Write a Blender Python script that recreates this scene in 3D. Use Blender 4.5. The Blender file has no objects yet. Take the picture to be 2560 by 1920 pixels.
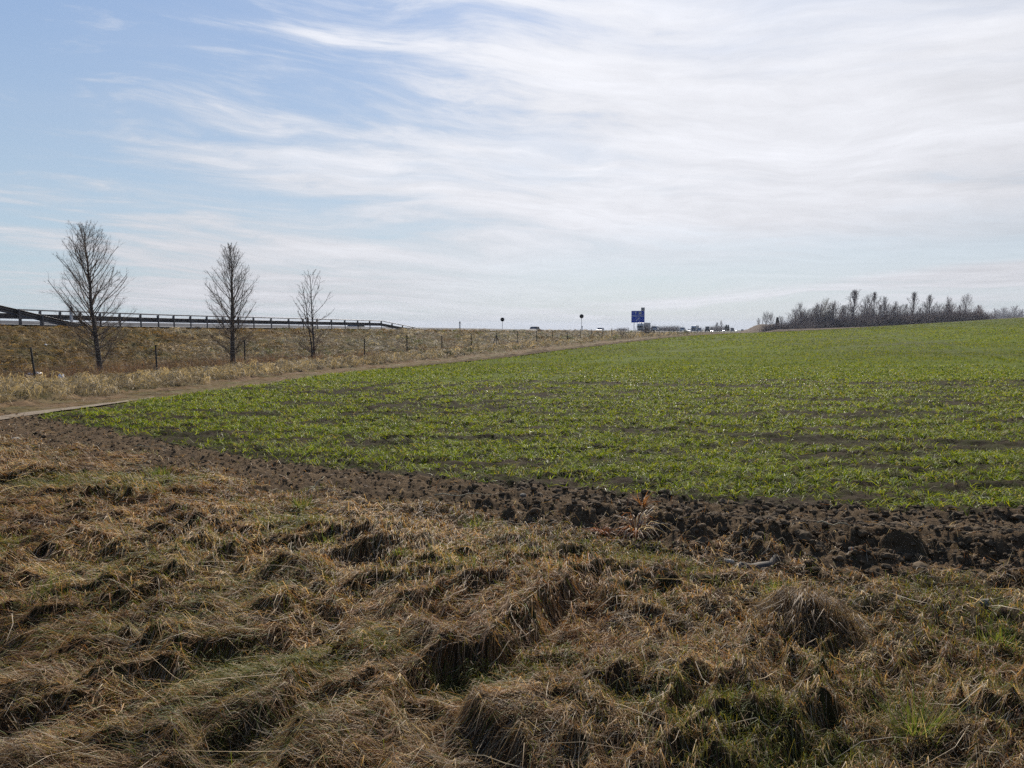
import bpy, bmesh, math, random
import numpy as np
R = math.radians
sc = bpy.context.scene
COL = sc.collection
F = 1980.0                       # focal length in px of a 2560 px wide frame
HZ = 820.0                       # horizon row
PITCH = math.atan((960 - HZ) / F)
EYE = 1.65
# ---------------------------------------------------------------- camera
cam = bpy.data.cameras.new('camera')
cam.sensor_width = 36; cam.lens = 36 * F / 2560; cam.clip_start = 0.05; cam.clip_end = 9000
camo = bpy.data.objects.new('camera', cam); COL.objects.link(camo)
camo.location = (0, 0, EYE); camo.rotation_euler = (R(90) - PITCH, 0, 0)
sc.camera = camo
# ---------------------------------------------------------------- exposure, sun, sky
sc.view_settings.view_transform = 'Standard'; sc.view_settings.look = 'None'
sc.view_settings.exposure = 0.36; sc.view_settings.gamma = 1.0
SUN_EL, SUN_AZ = R(34), R(9)
sl = bpy.data.lights.new('sun', 'SUN'); sl.energy = 5.0; sl.angle = R(0.6); sl.color = (1.0, 0.925, 0.82)
slo = bpy.data.objects.new('sun', sl); COL.objects.link(slo)
slo.location = (0, 0, 50)
slo.rotation_euler = (R(90) - SUN_EL, 0, math.pi - SUN_AZ)
w = bpy.data.worlds.new("World"); sc.world = w; w.use_nodes = True
nt = w.node_tree; nt.nodes.clear()

class NT:
    """tiny node helper: every call adds a node and returns its output"""
    def __init__(s, nt): s.nt = nt
    def node(s, t, **kw):
        n = s.nt.nodes.new(t)
        for k, v in kw.items(): setattr(n, k, v)
        return n
    def lk(s, src, dst):
        if isinstance(src, bpy.types.NodeSocket): s.nt.links.new(src, dst)
        else:
            if isinstance(src, (tuple, list)) and len(src) == 3 and dst.type == 'RGBA': src = (*src, 1)
            dst.default_value = src
    def math(s, op, a, b=0.0, c=None, clamp=False):
        n = s.node('ShaderNodeMath', operation=op, use_clamp=clamp)
        s.lk(a, n.inputs[0]); s.lk(b, n.inputs[1])
        if c is not None: s.lk(c, n.inputs[2])
        return n.outputs[0]
    def mix(s, f, a, b, blend='MIX'):
        n = s.node('ShaderNodeMix', data_type='RGBA', blend_type=blend)
        s.lk(f, n.inputs[0]); s.lk(a, n.inputs[6]); s.lk(b, n.inputs[7])
        return n.outputs[2]
    def noise(s, vec, scale, detail=4, rough=0.5, dist=0.0):
        n = s.node('ShaderNodeTexNoise'); 
        if vec is not None: s.lk(vec, n.inputs['Vector'])
        n.inputs['Scale'].default_value = scale; n.inputs['Detail'].default_value = detail
        n.inputs['Roughness'].default_value = rough; n.inputs['Distortion'].default_value = dist
        return n.outputs[0]
    def ss(s, v, a, b):
        n = s.node('ShaderNodeMapRange', interpolation_type='SMOOTHSTEP')
        s.lk(v, n.inputs[0]); n.inputs[1].default_value = a; n.inputs[2].default_value = b
        return n.outputs[0]
    def comb(s, x, y, z):
        n = s.node('ShaderNodeCombineXYZ'); s.lk(x, n.inputs[0]); s.lk(y, n.inputs[1]); s.lk(z, n.inputs[2]); return n.outputs[0]
    def sep(s, v):
        n = s.node('ShaderNodeSeparateXYZ'); s.lk(v, n.inputs[0]); return n.outputs

g = NT(nt)
tc = g.node('ShaderNodeTexCoord').outputs['Generated']
dx, dy, dz = g.sep(tc)
sky = g.node('ShaderNodeTexSky', sky_type='NISHITA', sun_disc=False)
sky.sun_elevation = SUN_EL; sky.sun_rotation = SUN_AZ; sky.air_density = 1.0; sky.dust_density = 1.2; sky.ozone_density = 1.0
skyb = g.mix(1.0, sky.outputs[0], (0.078, 0.082, 0.094), 'MULTIPLY')
# cirrus sheet: a layer overhead, streaks drawn out along x and bowed
def N(ax, ay, az, detail, rough, dist=0.0): return g.noise(g.comb(ax, ay, az), 1.0, detail, rough, dist)
def mul(a, b): return g.math('MULTIPLY', a, b)
def add(a, b): return g.math('ADD', a, b)
def sub(a, b): return g.math('SUBTRACT', a, b)
dzc = add(g.math('MAXIMUM', dz, 0.0), 0.16)
px_ = g.math('DIVIDE', dx, dzc); py_ = g.math('DIVIDE', dy, dzc)
q = add(py_, mul(mul(px_, px_), 0.16))
q = sub(q, mul(px_, 0.16))
warp = N(mul(px_, 0.45), mul(q, 0.5), 3.1, 3, 0.5)
warp2 = N(mul(px_, 1.1), mul(q, 1.1), 13.1, 3, 0.5)
q2 = add(q, add(mul(sub(warp, 0.5), 1.5), mul(sub(warp2, 0.5), 0.45)))
p2 = add(px_, mul(sub(warp2, 0.5), 0.5))
n_wisp = N(mul(p2, 0.75), mul(q2, 2.3), 0.0, 9, 0.62, 0.15)
n_fine = N(mul(p2, 4.5), mul(q2, 9.0), 5.0, 7, 0.65, 0.2)
n_big = N(mul(px_, 0.30), mul(q2, 0.8), 9.0, 3, 0.5)
# how far a direction lies on the cloudy side of the sheet's edge
T = add(add(dx, mul(dy, 0.80)), mul(dz, -1.25))
cov = add(add(sub(T, 0.10), mul(sub(n_wisp, 0.5), 1.5)), mul(sub(n_fine, 0.5), 0.80))
cover = g.ss(cov, -0.22, 0.34)
film = mul(g.ss(T, -0.25, 0.20), g.ss(n_wisp, 0.35, 0.75))
cover = g.math('MAXIMUM', cover, mul(film, 0.45))
lanes = g.ss(add(mul(n_big, 0.55), mul(n_wisp, 0.45)), 0.38, 0.54)      # clearer lanes inside the sheet
lowness = g.ss(dz, 0.34, 0.10)
cover = mul(cover, sub(1.0, mul(sub(1.0, lanes), add(0.34, mul(lowness, 0.38)))))
# pale bank low over the horizon, a clearer grey-blue lane just above it
bl = add(mul(dx, 0.085), 0.018)
lane_lo = g.ss(sub(dz, add(bl, mul(sub(n_big, 0.5), 0.03))), -0.003, 0.010)
lane_hi = g.ss(sub(dz, add(add(mul(dx, 0.06), 0.070), mul(sub(n_wisp, 0.5), 0.10))), 0.05, -0.02)
lane = mul(lane_lo, lane_hi)
lane = mul(lane, g.ss(dx, -0.25, 0.15))
cover = mul(cover, sub(1.0, mul(lane, 0.62)))
sd = (math.sin(SUN_AZ) * math.cos(SUN_EL), math.cos(SUN_AZ) * math.cos(SUN_EL), math.sin(SUN_EL))
dot = g.node('ShaderNodeVectorMath', operation='DOT_PRODUCT'); g.lk(tc, dot.inputs[0]); dot.inputs[1].default_value = sd
glow = g.ss(dot.outputs['Value'], 0.70, 1.0)
cshade = add(0.635, mul(glow, 0.25))
cshade = add(cshade, mul(sub(n_wisp, 0.5), 0.42))
cshade = add(cshade, mul(sub(n_fine, 0.5), 0.24))
cshade = mul(cshade, add(0.6, mul(0.4, g.ss(dy, -0.5, 0.25))))
ccol = g.mix(1.0, g.comb(cshade, cshade, cshade), (0.985, 1.0, 1.065), 'MULTIPLY')
cg = g.mix(g.ss(dz, 0.0, 0.42), (0.50, 0.635, 0.725), (0.295, 0.445, 0.715))
cg = g.mix(g.ss(dz, 0.42, 0.95), cg, (0.12, 0.22, 0.48))
clear = g.mix(0.80, skyb, cg)
away = add(0.55, mul(0.45, g.ss(dy, -0.5, 0.25)))          # the sky is darker away from the sun
clear = g.mix(1.0, clear, g.comb(away, away, away), 'MULTIPLY')
colr = g.mix(cover, clear, ccol)
low = g.ss(dz, 0.02, -0.02)
colr = g.mix(low, colr, (0.60, 0.63, 0.68))
bg = g.node('ShaderNodeBackground'); g.lk(colr, bg.inputs[0]); bg.inputs[1].default_value = 0.79
out = g.node('ShaderNodeOutputWorld'); nt.links.new(bg.outputs[0], out.inputs[0])

# ---------------------------------------------------------------- numeric noise
rng = np.random.default_rng(7)
_LAT = rng.random((256, 256))
def vnoise(x, y):
    xi = np.floor(x).astype(np.int64); yi = np.floor(y).astype(np.int64)
    fx = x - xi; fy = y - yi
    fx = fx * fx * fx * (fx * (fx * 6 - 15) + 10); fy = fy * fy * fy * (fy * (fy * 6 - 15) + 10)
    a = _LAT[xi & 255, yi & 255]; b = _LAT[(xi + 1) & 255, yi & 255]
    c = _LAT[xi & 255, (yi + 1) & 255]; d = _LAT[(xi + 1) & 255, (yi + 1) & 255]
    return (a + (b - a) * fx) * (1 - fy) + (c + (d - c) * fx) * fy
def fbm(x, y, o=4, g=0.5):
    s = 0; a = 1; t = 0
    for i in range(o):
        s = s + a * vnoise(x + 17.3 * i, y + 9.1 * i); t += a; a *= g; x = x * 2.03; y = y * 2.03
    return s / t
def sstep(v, a, b):
    t = np.clip((v - a) / (b - a), 0, 1); return t * t * (3 - 2 * t)

# ---------------------------------------------------------------- the lie of the land
TT, CT, ST = 0.3687, 0.9383, 0.3459          # the motorway and the fence run 20 deg right of straight ahead
ROAD = ([-300, -20, 27, 38, 63, 81, 120, 134, 186, 300, 520, 900, 2500], [2.9, 2.3, 1.80, 1.67, 1.54, 1.38, 1.15, 1.03, .8, .2, -.75, -1.6, -3])
def us(X, Y): return (TT * Y - X) * CT, Y * CT + X * ST
def xy(u, s): return s * ST - u * CT, s * CT + u * ST
def road_z(s): return np.interp(s, *ROAD)
def vfence(X, Y): return X - (TT * Y - 24.3)
def edge_v(Y): return np.interp(Y, [0, 12, 16.2, 21.7, 30, 38, 46, 70, 300], [12.5, 10.8, 9.7, 8.0, 6.3, 6.6, 6.9, 6.9, 6.9])
def lim(Y): return np.interp(Y, [0, 14, 20, 30, 45], [8.6, 8.4, 6.4, 4.5, 3.9])
def y_crop(X): return np.interp(X, [-30, -12, -8.8, -2.7, .08, 2.2, 4.3, 8, 30], [24, 16.8, 14.4, 9.3, 7.97, 7.05, 6.75, 6.2, 4.5])
def y_soil(X): return np.interp(X, [-30, -12, -7.8, -4.3, -1.9, .07, 1.3, 2.05, 3.5, 8, 30], [22, 14.2, 11.9, 9.25, 7.5, 6.45, 5.7, 5.2, 4.9, 4.2, 2.2])
def xfall(s): return np.interp(s, [30, 140, 200], [.42, .36, .25])
def base(X, Y):
    u, s = us(X, Y); v = vfence(X, Y)
    b = np.interp(Y, [-50, 0, 15, 25, 45, 52, 75, 100, 120, 180, 250, 320, 420, 800, 4000], [0, 0, 0, -.12, -.08, .03, .22, .42, .45, .3, -.35, -.5, -1.5, -3, -3.5])
    d = np.clip(v - 7, 0, 130)
    rise = .0615 * d * np.clip(Y / 250, 0, 1) ** 1.2 * (1 - sstep(Y, 340, 700))
    bank = 1.2 * sstep(Y, 251, 253.5) * (1 - sstep(Y, 262, 268)) * (1 - sstep(X, 70, 125)) * sstep(v, 8, 16)
    z = b + rise + bank - .14 * np.exp(-((v + 1.6) / 1.0) ** 2) * sstep(Y, 5, 15)
    rz = road_z(s)
    t = np.clip((u - 25.2) / 10.6, 0, 1); e = t * t * (3 - 2 * t) * .45 + t * .55
    zr = rz - .10 * sstep(u, 34.2, 36) - .12 * ((u > 36.5) & (u < 66)) + xfall(s) * np.clip((u - 36.3) / 12, 0, 1)
    off = np.interp(s, [95, 200, 320], [-.85, -.55, -.45])
    zr = zr + off * sstep(u, 48.5, 52)
    far = sstep(u, 68, 95)
    zr = zr * (1 - far) + np.minimum(zr, -3.2) * far
    return np.where(u > 25.2, z + (zr - z) * e, z)
def flow(X, Y):
    a = R(237) + (fbm(X * .35 + 4, Y * .35, 3) - .5) * 2.4 + .10 * X
    return a
def mound(X, Y):
    wx = X + (fbm(X * 1.3, Y * 1.3 + 30, 3) - .5) * .50; wy = Y + (fbm(X * 1.3 + 50, Y * 1.3, 3) - .5) * .50
    c, s = math.cos(R(237)), math.sin(R(237))
    p = wx * c + wy * s; q = -wx * s + wy * c
    rt = sstep(X / np.maximum(Y, .5), -.12, .22)
    a = fbm(p * 1.55 + 3, q * 5.0, 3, .5) * (1 - rt) + fbm(p * 2.8 + 3, q * 4.2, 3, .5) * rt
    m1 = 1 - np.abs(a - .5) * 2 * 1.9
    m2 = fbm(p * 1.1 + 11, q * 2.0 + 5, 2)
    lee = np.clip(m1, 0, 1) ** 1.2
    m3 = 1 - np.abs(fbm(p * 3.4 + 21, q * 7.0 + 3, 2) - .5) * 3.6
    return .105 * lee * sstep(m2, .20, .55) + .08 * m2 + .065 * np.clip(m3, 0, 1) ** 1.2 + .060 * fbm(X * 6.5, Y * 6.5, 3, .6)
TUSS = [(1.58, 4.05, .21, .15), (.75, 3.75, .17, .06), (-.62, 5.3, .22, .07), (-1.35, 4.9, .24, .07), (-2.9, 8.1, .4, .10)]
def H(X, Y):
    z = base(X, Y)
    yc, ys = y_crop(X), y_soil(X)
    v = vfence(X, Y); u, s = us(X, Y)
    rag = (fbm(X * 1.5, Y * 1.5, 3) - .5) * 1.1
    verge = 1 - sstep(Y + rag, ys - .35, ys + .15)
    m = mound(X, Y)
    for (tx, ty, tr, th) in TUSS:
        m = m + th * np.exp(-(((X - tx) ** 2 + ((Y - ty) * .9) ** 2) / tr ** 2) ** 1.6)
    z = z + verge * (m * (1 - .55 * sstep(Y + rag, ys - 1.6, ys - .2)) - .05)
    soil = (1 - verge) * (1 - sstep(Y, yc - .1, yc + .5))
    cl = fbm(X * 5, Y * 5, 4, .62)
    z = z + soil * ((cl - .45) * .16 * (.7 + .6 * sstep(X, -3, 1)) + .03 * fbm(X * 17, Y * 17, 2) + .10 * sstep(X, -.5, 1.2) * np.exp(-((Y - (ys * .55 + yc * .45) + (cl - .5)) / .35) ** 2))
    crop = sstep(Y, yc - .1, yc + .5) * sstep(v - edge_v(Y), -.2, .4)
    z = z + crop * ((fbm(X * 2.4, Y * 5.0, 4, .65) - .5) * .16)
    furrow = np.exp(-((v - edge_v(Y) + .05) / .25) ** 2) * sstep(Y, 30, 45)
    z = z - furrow * .16
    left = (1 - sstep(v - edge_v(Y), -.6, .1)) * sstep(Y, yc - 1, yc + .5)
    off_road = 1 - sstep(u, 33.0, 35.6) * .92
    c, sn = ST, CT
    p = X * c + Y * sn; q = X * sn - Y * c
    tu = .55 * fbm(p * 1.2 + 2 * fbm(X * .8, Y * .8, 2), q * 2.6, 3, .6) + .45 * (1 - 2.2 * np.abs(fbm(p * 1.9 + 5, q * 3.6, 2) - .5))
    track = sstep(v - lim(Y), -.4, .3)
    z = z + left * off_road * (tu - .45) * .42 * (1 - track * .88)
    return z
def at(x, y, Y):
    """world X and Z of the photo's point (x, y) when it stands at depth Y"""
    cx, cy = (x - 1280) / F, (960 - y) / F
    dyy = math.cos(PITCH) + cy * math.sin(PITCH); dzz = -math.sin(PITCH) + cy * math.cos(PITCH)
    return cx / dyy * Y, EYE + dzz / dyy * Y
def ground_at(x, y):
    """ground point seen at photo pixel (x, y)"""
    for Y in np.geomspace(1.5, 400, 4000):
        X, Z = at(x, y, Y)
        if Z <= float(base(np.float64(X), np.float64(Y))): return X, float(Y)
    return X, float(Y)
def gz(X, Y): return float(H(np.array([float(X)]), np.array([float(Y)]))[0])

# ---------------------------------------------------------------- object helpers
def tag(o, label=None, cat=None, group=None, kind=None):
    if label: o['label'] = label
    if cat: o['category'] = cat
    if group: o['group'] = group
    if kind: o['kind'] = kind
    return o
def link(name, me, mat=None, parent=None):
    o = bpy.data.objects.new(name, me); COL.objects.link(o)
    if mat: me.materials.append(mat)
    if parent: o.parent = parent
    return o
def empty(name, loc, rz=0.0):
    o = bpy.data.objects.new(name, None); COL.objects.link(o); o.location = loc; o.rotation_euler = (0, 0, rz); o.empty_display_size = .2; return o
def copy_tree(o, parent=None):
    c = o.copy(); COL.objects.link(c)
    if parent: c.parent = parent
    for ch in list(o.children): copy_tree(ch, c)
    return c
def mesh_np(name, V, Q, smooth=False, color=None, tri=None):
    me = bpy.data.meshes.new(name)
    V = np.ascontiguousarray(V, dtype=np.float32); n = len(V)
    Q = np.ascontiguousarray(Q, dtype=np.int32).reshape(-1, 4) if Q is not None and len(Q) else np.zeros((0, 4), np.int32)
    Tn = np.ascontiguousarray(tri, dtype=np.int32).reshape(-1, 3) if tri is not None and len(tri) else np.zeros((0, 3), np.int32)
    me.vertices.add(n); me.vertices.foreach_set('co', V.ravel())
    L = np.concatenate([Q.ravel(), Tn.ravel()])
    me.loops.add(len(L)); me.loops.foreach_set('vertex_index', L)
    starts = np.concatenate([np.arange(len(Q)) * 4, len(Q) * 4 + np.arange(len(Tn)) * 3]).astype(np.int32)
    me.polygons.add(len(starts)); me.polygons.foreach_set('loop_start', starts)
    me.update(calc_edges=True)
    me.polygons.foreach_set('use_smooth', np.full(len(starts), smooth, dtype=bool))
    if color is not None:
        at_ = me.color_attributes.new('Col', 'FLOAT_COLOR', 'POINT')
        c4 = np.ones((n, 4), np.float32); c4[:, :3] = color
        at_.data.foreach_set('color', c4.ravel())
    return me
class MB:
    """collects boxes, tubes and sheets into one mesh"""
    def __init__(s): s.V = []; s.Fc = []
    def add(s, vs, fs):
        o = len(s.V); s.V += [tuple(map(float, v)) for v in vs]; s.Fc += [tuple(i + o for i in f) for f in fs]
    def box(s, c, d, rz=0.0, taper=1.0, rx=0.0):
        x, y, z = d[0] / 2, d[1] / 2, d[2] / 2; P = []
        for k in (-1, 1):
            t = taper if k > 0 else 1.0
            for (i, j) in ((-1, -1), (1, -1), (1, 1), (-1, 1)):
                a, b_, e = i * x * t, j * y * t, k * z
                b_, e = b_ * math.cos(rx) - e * math.sin(rx), b_ * math.sin(rx) + e * math.cos(rx)
                a, b_ = a * math.cos(rz) - b_ * math.sin(rz), a * math.sin(rz) + b_ * math.cos(rz)
                P.append((a + c[0], b_ + c[1], e + c[2]))
        s.add(P, [(0, 3, 2, 1), (4, 5, 6, 7), (0, 1, 5, 4), (1, 2, 6, 5), (2, 3, 7, 6), (3, 0, 4, 7)])
    def tube(s, pts, rad, n=6, cap=True):
        pts = [np.array(p, float) for p in pts]
        if not hasattr(rad, '__len__'): rad = [rad] * len(pts)
        rings = []
        for i, p in enumerate(pts):
            d = pts[min(i + 1, len(pts) - 1)] - pts[max(i - 1, 0)]; d = d / (np.linalg.norm(d) + 1e-9)
            a = np.cross(d, (0, 0, 1)) if abs(d[2]) < .9 else np.cross(d, (1, 0, 0)); a /= np.linalg.norm(a); b_ = np.cross(d, a)
            rings.append([p + rad[i] * (math.cos(t) * a + math.sin(t) * b_) for t in np.arange(n) * 2 * math.pi / n])
        V = [v for r in rings for v in r]; fs = []
        for i in range(len(pts) - 1):
            for j in range(n):
                k = (j + 1) % n; fs.append((i * n + j, i * n + k, (i + 1) * n + k, (i + 1) * n + j))
        if cap: fs += [tuple(range(n)), tuple(range((len(pts) - 1) * n, len(pts) * n))[::-1]]
        s.add(V, fs)
    def disc(s, c, r, t, n=28, ry=0.0, axis='y'):
        """flat round plate facing -Y"""
        V = []
        for k in (0, 1):
            for j in range(n):
                a = 2 * math.pi * j / n; V.append((c[0] + r * math.cos(a), c[1] + (k - .5) * t, c[2] + r * math.sin(a)))
        fs = [tuple(range(n)), tuple(range(n, 2 * n))[::-1]] + [(j, j + n, (j + 1) % n + n, (j + 1) % n) for j in range(n)]
        s.add(V, fs)
    def wheel(s, c, r, wd, n=18):
        V = []
        for k in (0, 1):
            for j in range(n):
                a = 2 * math.pi * j / n; V.append((c[0] + (k - .5) * wd, c[1] + r * math.cos(a), c[2] + r * math.sin(a)))
        s.add(V, [tuple(range(n)), tuple(range(n, 2 * n))[::-1]] + [(j, j + n, (j + 1) % n + n, (j + 1) % n) for j in range(n)])
    def build(s, name, mat=None, parent=None, smooth=False, bevel=0.0):
        me = bpy.data.meshes.new(name); me.from_pydata(s.V, [], s.Fc); me.update()
        bm = bmesh.new(); bm.from_mesh(me); bmesh.ops.recalc_face_normals(bm, faces=bm.faces)
        if bevel: bmesh.ops.bevel(bm, geom=list(bm.edges), offset=bevel, segments=2, affect='EDGES', clamp_overlap=True)
        bm.to_mesh(me); bm.free()
        if smooth: me.polygons.foreach_set('use_smooth', np.ones(len(me.polygons), bool))
        return link(name, me, mat, parent)

# ---------------------------------------------------------------- materials
def newmat(name):
    m = bpy.data.materials.new(name); m.use_nodes = True; n = m.node_tree; n.nodes.clear()
    h = NT(n); o = h.node('ShaderNodeOutputMaterial'); return m, h, o
def flat(name, col, rough=.6, metal=0.0, var=.15, scale=6.0, spec=.5, emit=None, es=0.0, bump=0.0):
    m, h, o = newmat(name)
    t = h.node('ShaderNodeTexCoord').outputs['Object']
    n = h.noise(t, scale, 5, .6)
    c = h.mix(h.ss(n, .3, .7), tuple(x * (1 - var) for x in col), tuple(min(1, x * (1 + var)) for x in col))
    p = h.node('ShaderNodeBsdfPrincipled'); h.lk(c, p.inputs['Base Color'])
    p.inputs['Roughness'].default_value = rough; p.inputs['Metallic'].default_value = metal
    p.inputs['Specular IOR Level'].default_value = spec
    if emit: p.inputs['Emission Color'].default_value = (*emit, 1); p.inputs['Emission Strength'].default_value = es
    if bump:
        b = h.node('ShaderNodeBump'); b.inputs['Strength'].default_value = bump; h.lk(n, b.inputs['Height']); h.lk(b.outputs[0], p.inputs['Normal'])
    h.lk(p.outputs[0], o.inputs[0]); return m
def blade_mat(name, trans=.35, rough=.45, spec=.4, tint=(1, 1, 1)):
    m, h, o = newmat(name)
    a = h.node('ShaderNodeAttribute'); a.attribute_name = 'Col'
    c = h.mix(1.0, a.outputs['Color'], tint, 'MULTIPLY')
    p = h.node('ShaderNodeBsdfPrincipled'); h.lk(c, p.inputs['Base Color']); p.inputs['Roughness'].default_value = rough
    p.inputs['Specular IOR Level'].default_value = spec
    t = h.node('ShaderNodeBsdfTranslucent'); h.lk(h.mix(1.0, c, (1.25, 1.15, .75), 'MULTIPLY'), t.inputs[0])
    mx = h.node('ShaderNodeMixShader'); mx.inputs[0].default_value = trans
    h.lk(p.outputs[0], mx.inputs[1]); h.lk(t.outputs[0], mx.inputs[2]); h.lk(mx.outputs[0], o.inputs[0]); return m
def ground_mat(name, cols, scales=(1.2, 14, 60), bump=.4, rough=.95):
    """three colours mottled together at two scales"""
    m, h, o = newmat(name)
    t = h.node('ShaderNodeTexCoord').outputs['Object']
    n1 = h.noise(t, scales[0], 5, .62); n2 = h.noise(t, scales[1], 6, .65); n3 = h.noise(t, scales[2], 4, .6)
    c = h.mix(h.ss(n2, .38, .62), cols[0], cols[1]); c = h.mix(h.ss(n1, .42, .66), c, cols[2])
    c = h.mix(h.ss(n3, .35, .75), c, h.mix(1.0, c, (1.5, 1.45, 1.4), 'MULTIPLY'))
    p = h.node('ShaderNodeBsdfPrincipled'); h.lk(c, p.inputs['Base Color']); p.inputs['Roughness'].default_value = rough
    p.inputs['Specular IOR Level'].default_value = .04
    b = h.node('ShaderNodeBump'); b.inputs['Strength'].default_value = bump; b.inputs['Distance'].default_value = .02
    h.lk(h.math('ADD', n2, n3), b.inputs['Height']); h.lk(b.outputs[0], p.inputs['Normal'])
    h.lk(p.outputs[0], o.inputs[0]); return m
M = dict(
    verge=ground_mat('verge_thatch', ((.022, .015, .009), (.040, .026, .014), (.022, .022, .008))),
    soil=ground_mat('ploughed_soil', ((.054, .037, .021), (.118, .083, .049), (.084, .059, .036)), (2, 22, 90), .9),
    cropsoil=ground_mat('crop_soil', ((.020, .014, .009), (.030, .031, .009), (.034, .024, .016)), (1.0, 9, 50), .6),
    cropfar=ground_mat('crop_cover', ((.055, .080, .005), (.080, .100, .006), (.050, .058, .010)), (.05, .8, 7), .4),
    straw=ground_mat('dead_turf', ((.06, .042, .022), (.11, .078, .042), (.055, .050, .02)), (.5, 5, 25), .6),
    track=ground_mat('earth_track', ((.095, .062, .035), (.155, .105, .060), (.10, .085, .038)), (.6, 6, 30), .4),
    bank=ground_mat('bank_turf', ((.050, .033, .014), (.095, .064, .028), (.05, .045, .016)), (.35, 4.5, 22), .7),
    gravel=ground_mat('pale_gravel', ((.17, .14, .105), (.25, .21, .165), (.19, .155, .115)), (3, 25, 90), .4),
    plain=ground_mat('far_fields', ((.10, .11, .045), (.14, .12, .06), (.09, .07, .05)), (.004, .02, .3), .1),
    margin=ground_mat('margin_turf', ((.085, .062, .045), (.14, .105, .075), (.10, .075, .055)), (.3, 2.5, 12), .5),
    asphalt=ground_mat('asphalt', ((.060, .060, .064), (.078, .077, .080), (.052, .052, .056)), (.4, 30, 90), .15, .8),
    paint=flat('road_paint', (.7, .7, .68), .7),
    steel=flat('galvanised_steel', (.11, .11, .125), .55, .5, .2, 3, bump=.05),
    post=flat('tarred_post', (.030, .028, .026), .8),
    wire=flat('fence_wire', (.10, .10, .095), .9, 0, spec=.1),
    bark=flat('bark', (.085, .070, .060), .9, 0, .35, 14, bump=.6),
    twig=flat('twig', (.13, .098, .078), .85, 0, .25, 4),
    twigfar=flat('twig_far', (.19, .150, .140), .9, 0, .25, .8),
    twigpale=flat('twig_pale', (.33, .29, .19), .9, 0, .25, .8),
    evergreen=flat('evergreen_needles', (.028, .040, .024), .9, 0, .3, 2),
    redleaf=flat('dead_leaf_red', (.16, .055, .030), .8, 0, .3, 9),
    white=flat('white_paint', (.78, .78, .78), .35, 0, .03),
    plastic=flat('white_plastic', (.80, .81, .84), .4, 0, .05, 20),
    greyplastic=flat('grey_plastic', (.42, .46, .55), .4, 0, .15, 20),
    black=flat('black_plastic', (.02, .02, .022), .5),
    darkdisc=flat('dark_sign_face', (.022, .022, .024), .75, 0, .1, 9, .1),
    rim=flat('dark_sign_rim', (.045, .045, .048), .7, 0, .1, 9, .1),
    blue=flat('sign_blue', (.012, .075, .56), .45, 0, .05),
    signwhite=flat('sign_white', (.80, .80, .80), .5, 0, .03),
    signgrey=flat('sign_back_grey', (.38, .38, .37), .5, .1, .1),
    glass=flat('vehicle_glass', (.018, .030, .050), .08, 0, .1),
    tyre=flat('tyre', (.02, .02, .02), .8),
    carwhite=flat('car_white', (.75, .76, .78), .25, 0, .03),
    carsilver=flat('car_silver', (.36, .39, .44), .3, .5, .03),
    cardark=flat('car_dark', (.035, .037, .048), .25, .2, .03),
    cargrey=flat('car_grey', (.16, .165, .18), .3, .4, .03),
    tarp=flat('truck_tarpaulin', (.36, .37, .39), .6, 0, .08),
    cabblue=flat('truck_cab_blue', (.16, .28, .45), .35, 0, .05),
    lamp=flat('lit_headlamp', (.9, .9, .9), .3, emit=(1, .97, .9), es=14.0),
    redlamp=flat('tail_lamp', (.35, .02, .015), .3),
    stone=flat('stone', (.15, .135, .11), .95, 0, .25, 30, bump=.3),
    palestone=flat('pale_pebble', (.32, .29, .24), .95, 0, .15, 30),
    wood=flat('weathered_wood', (.095, .08, .062), .85, 0, .4, 30, bump=.5),
    clod=flat('soil_clod', (.102, .073, .045), .95, 0, .4, 9, .1, bump=.8),
    straw_b=blade_mat('dry_blade', .40, .60, .25, (1.08, 1.0, .89)),
    glossy_b=blade_mat('glossy_blade', .30, .45, .28),
    crop_b=blade_mat('crop_blade', .45, .8, .08),
    green_b=blade_mat('green_blade', .50, .60, .16),
    bank_b=blade_mat('bank_blade', .30, .7, .2),
)

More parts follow.
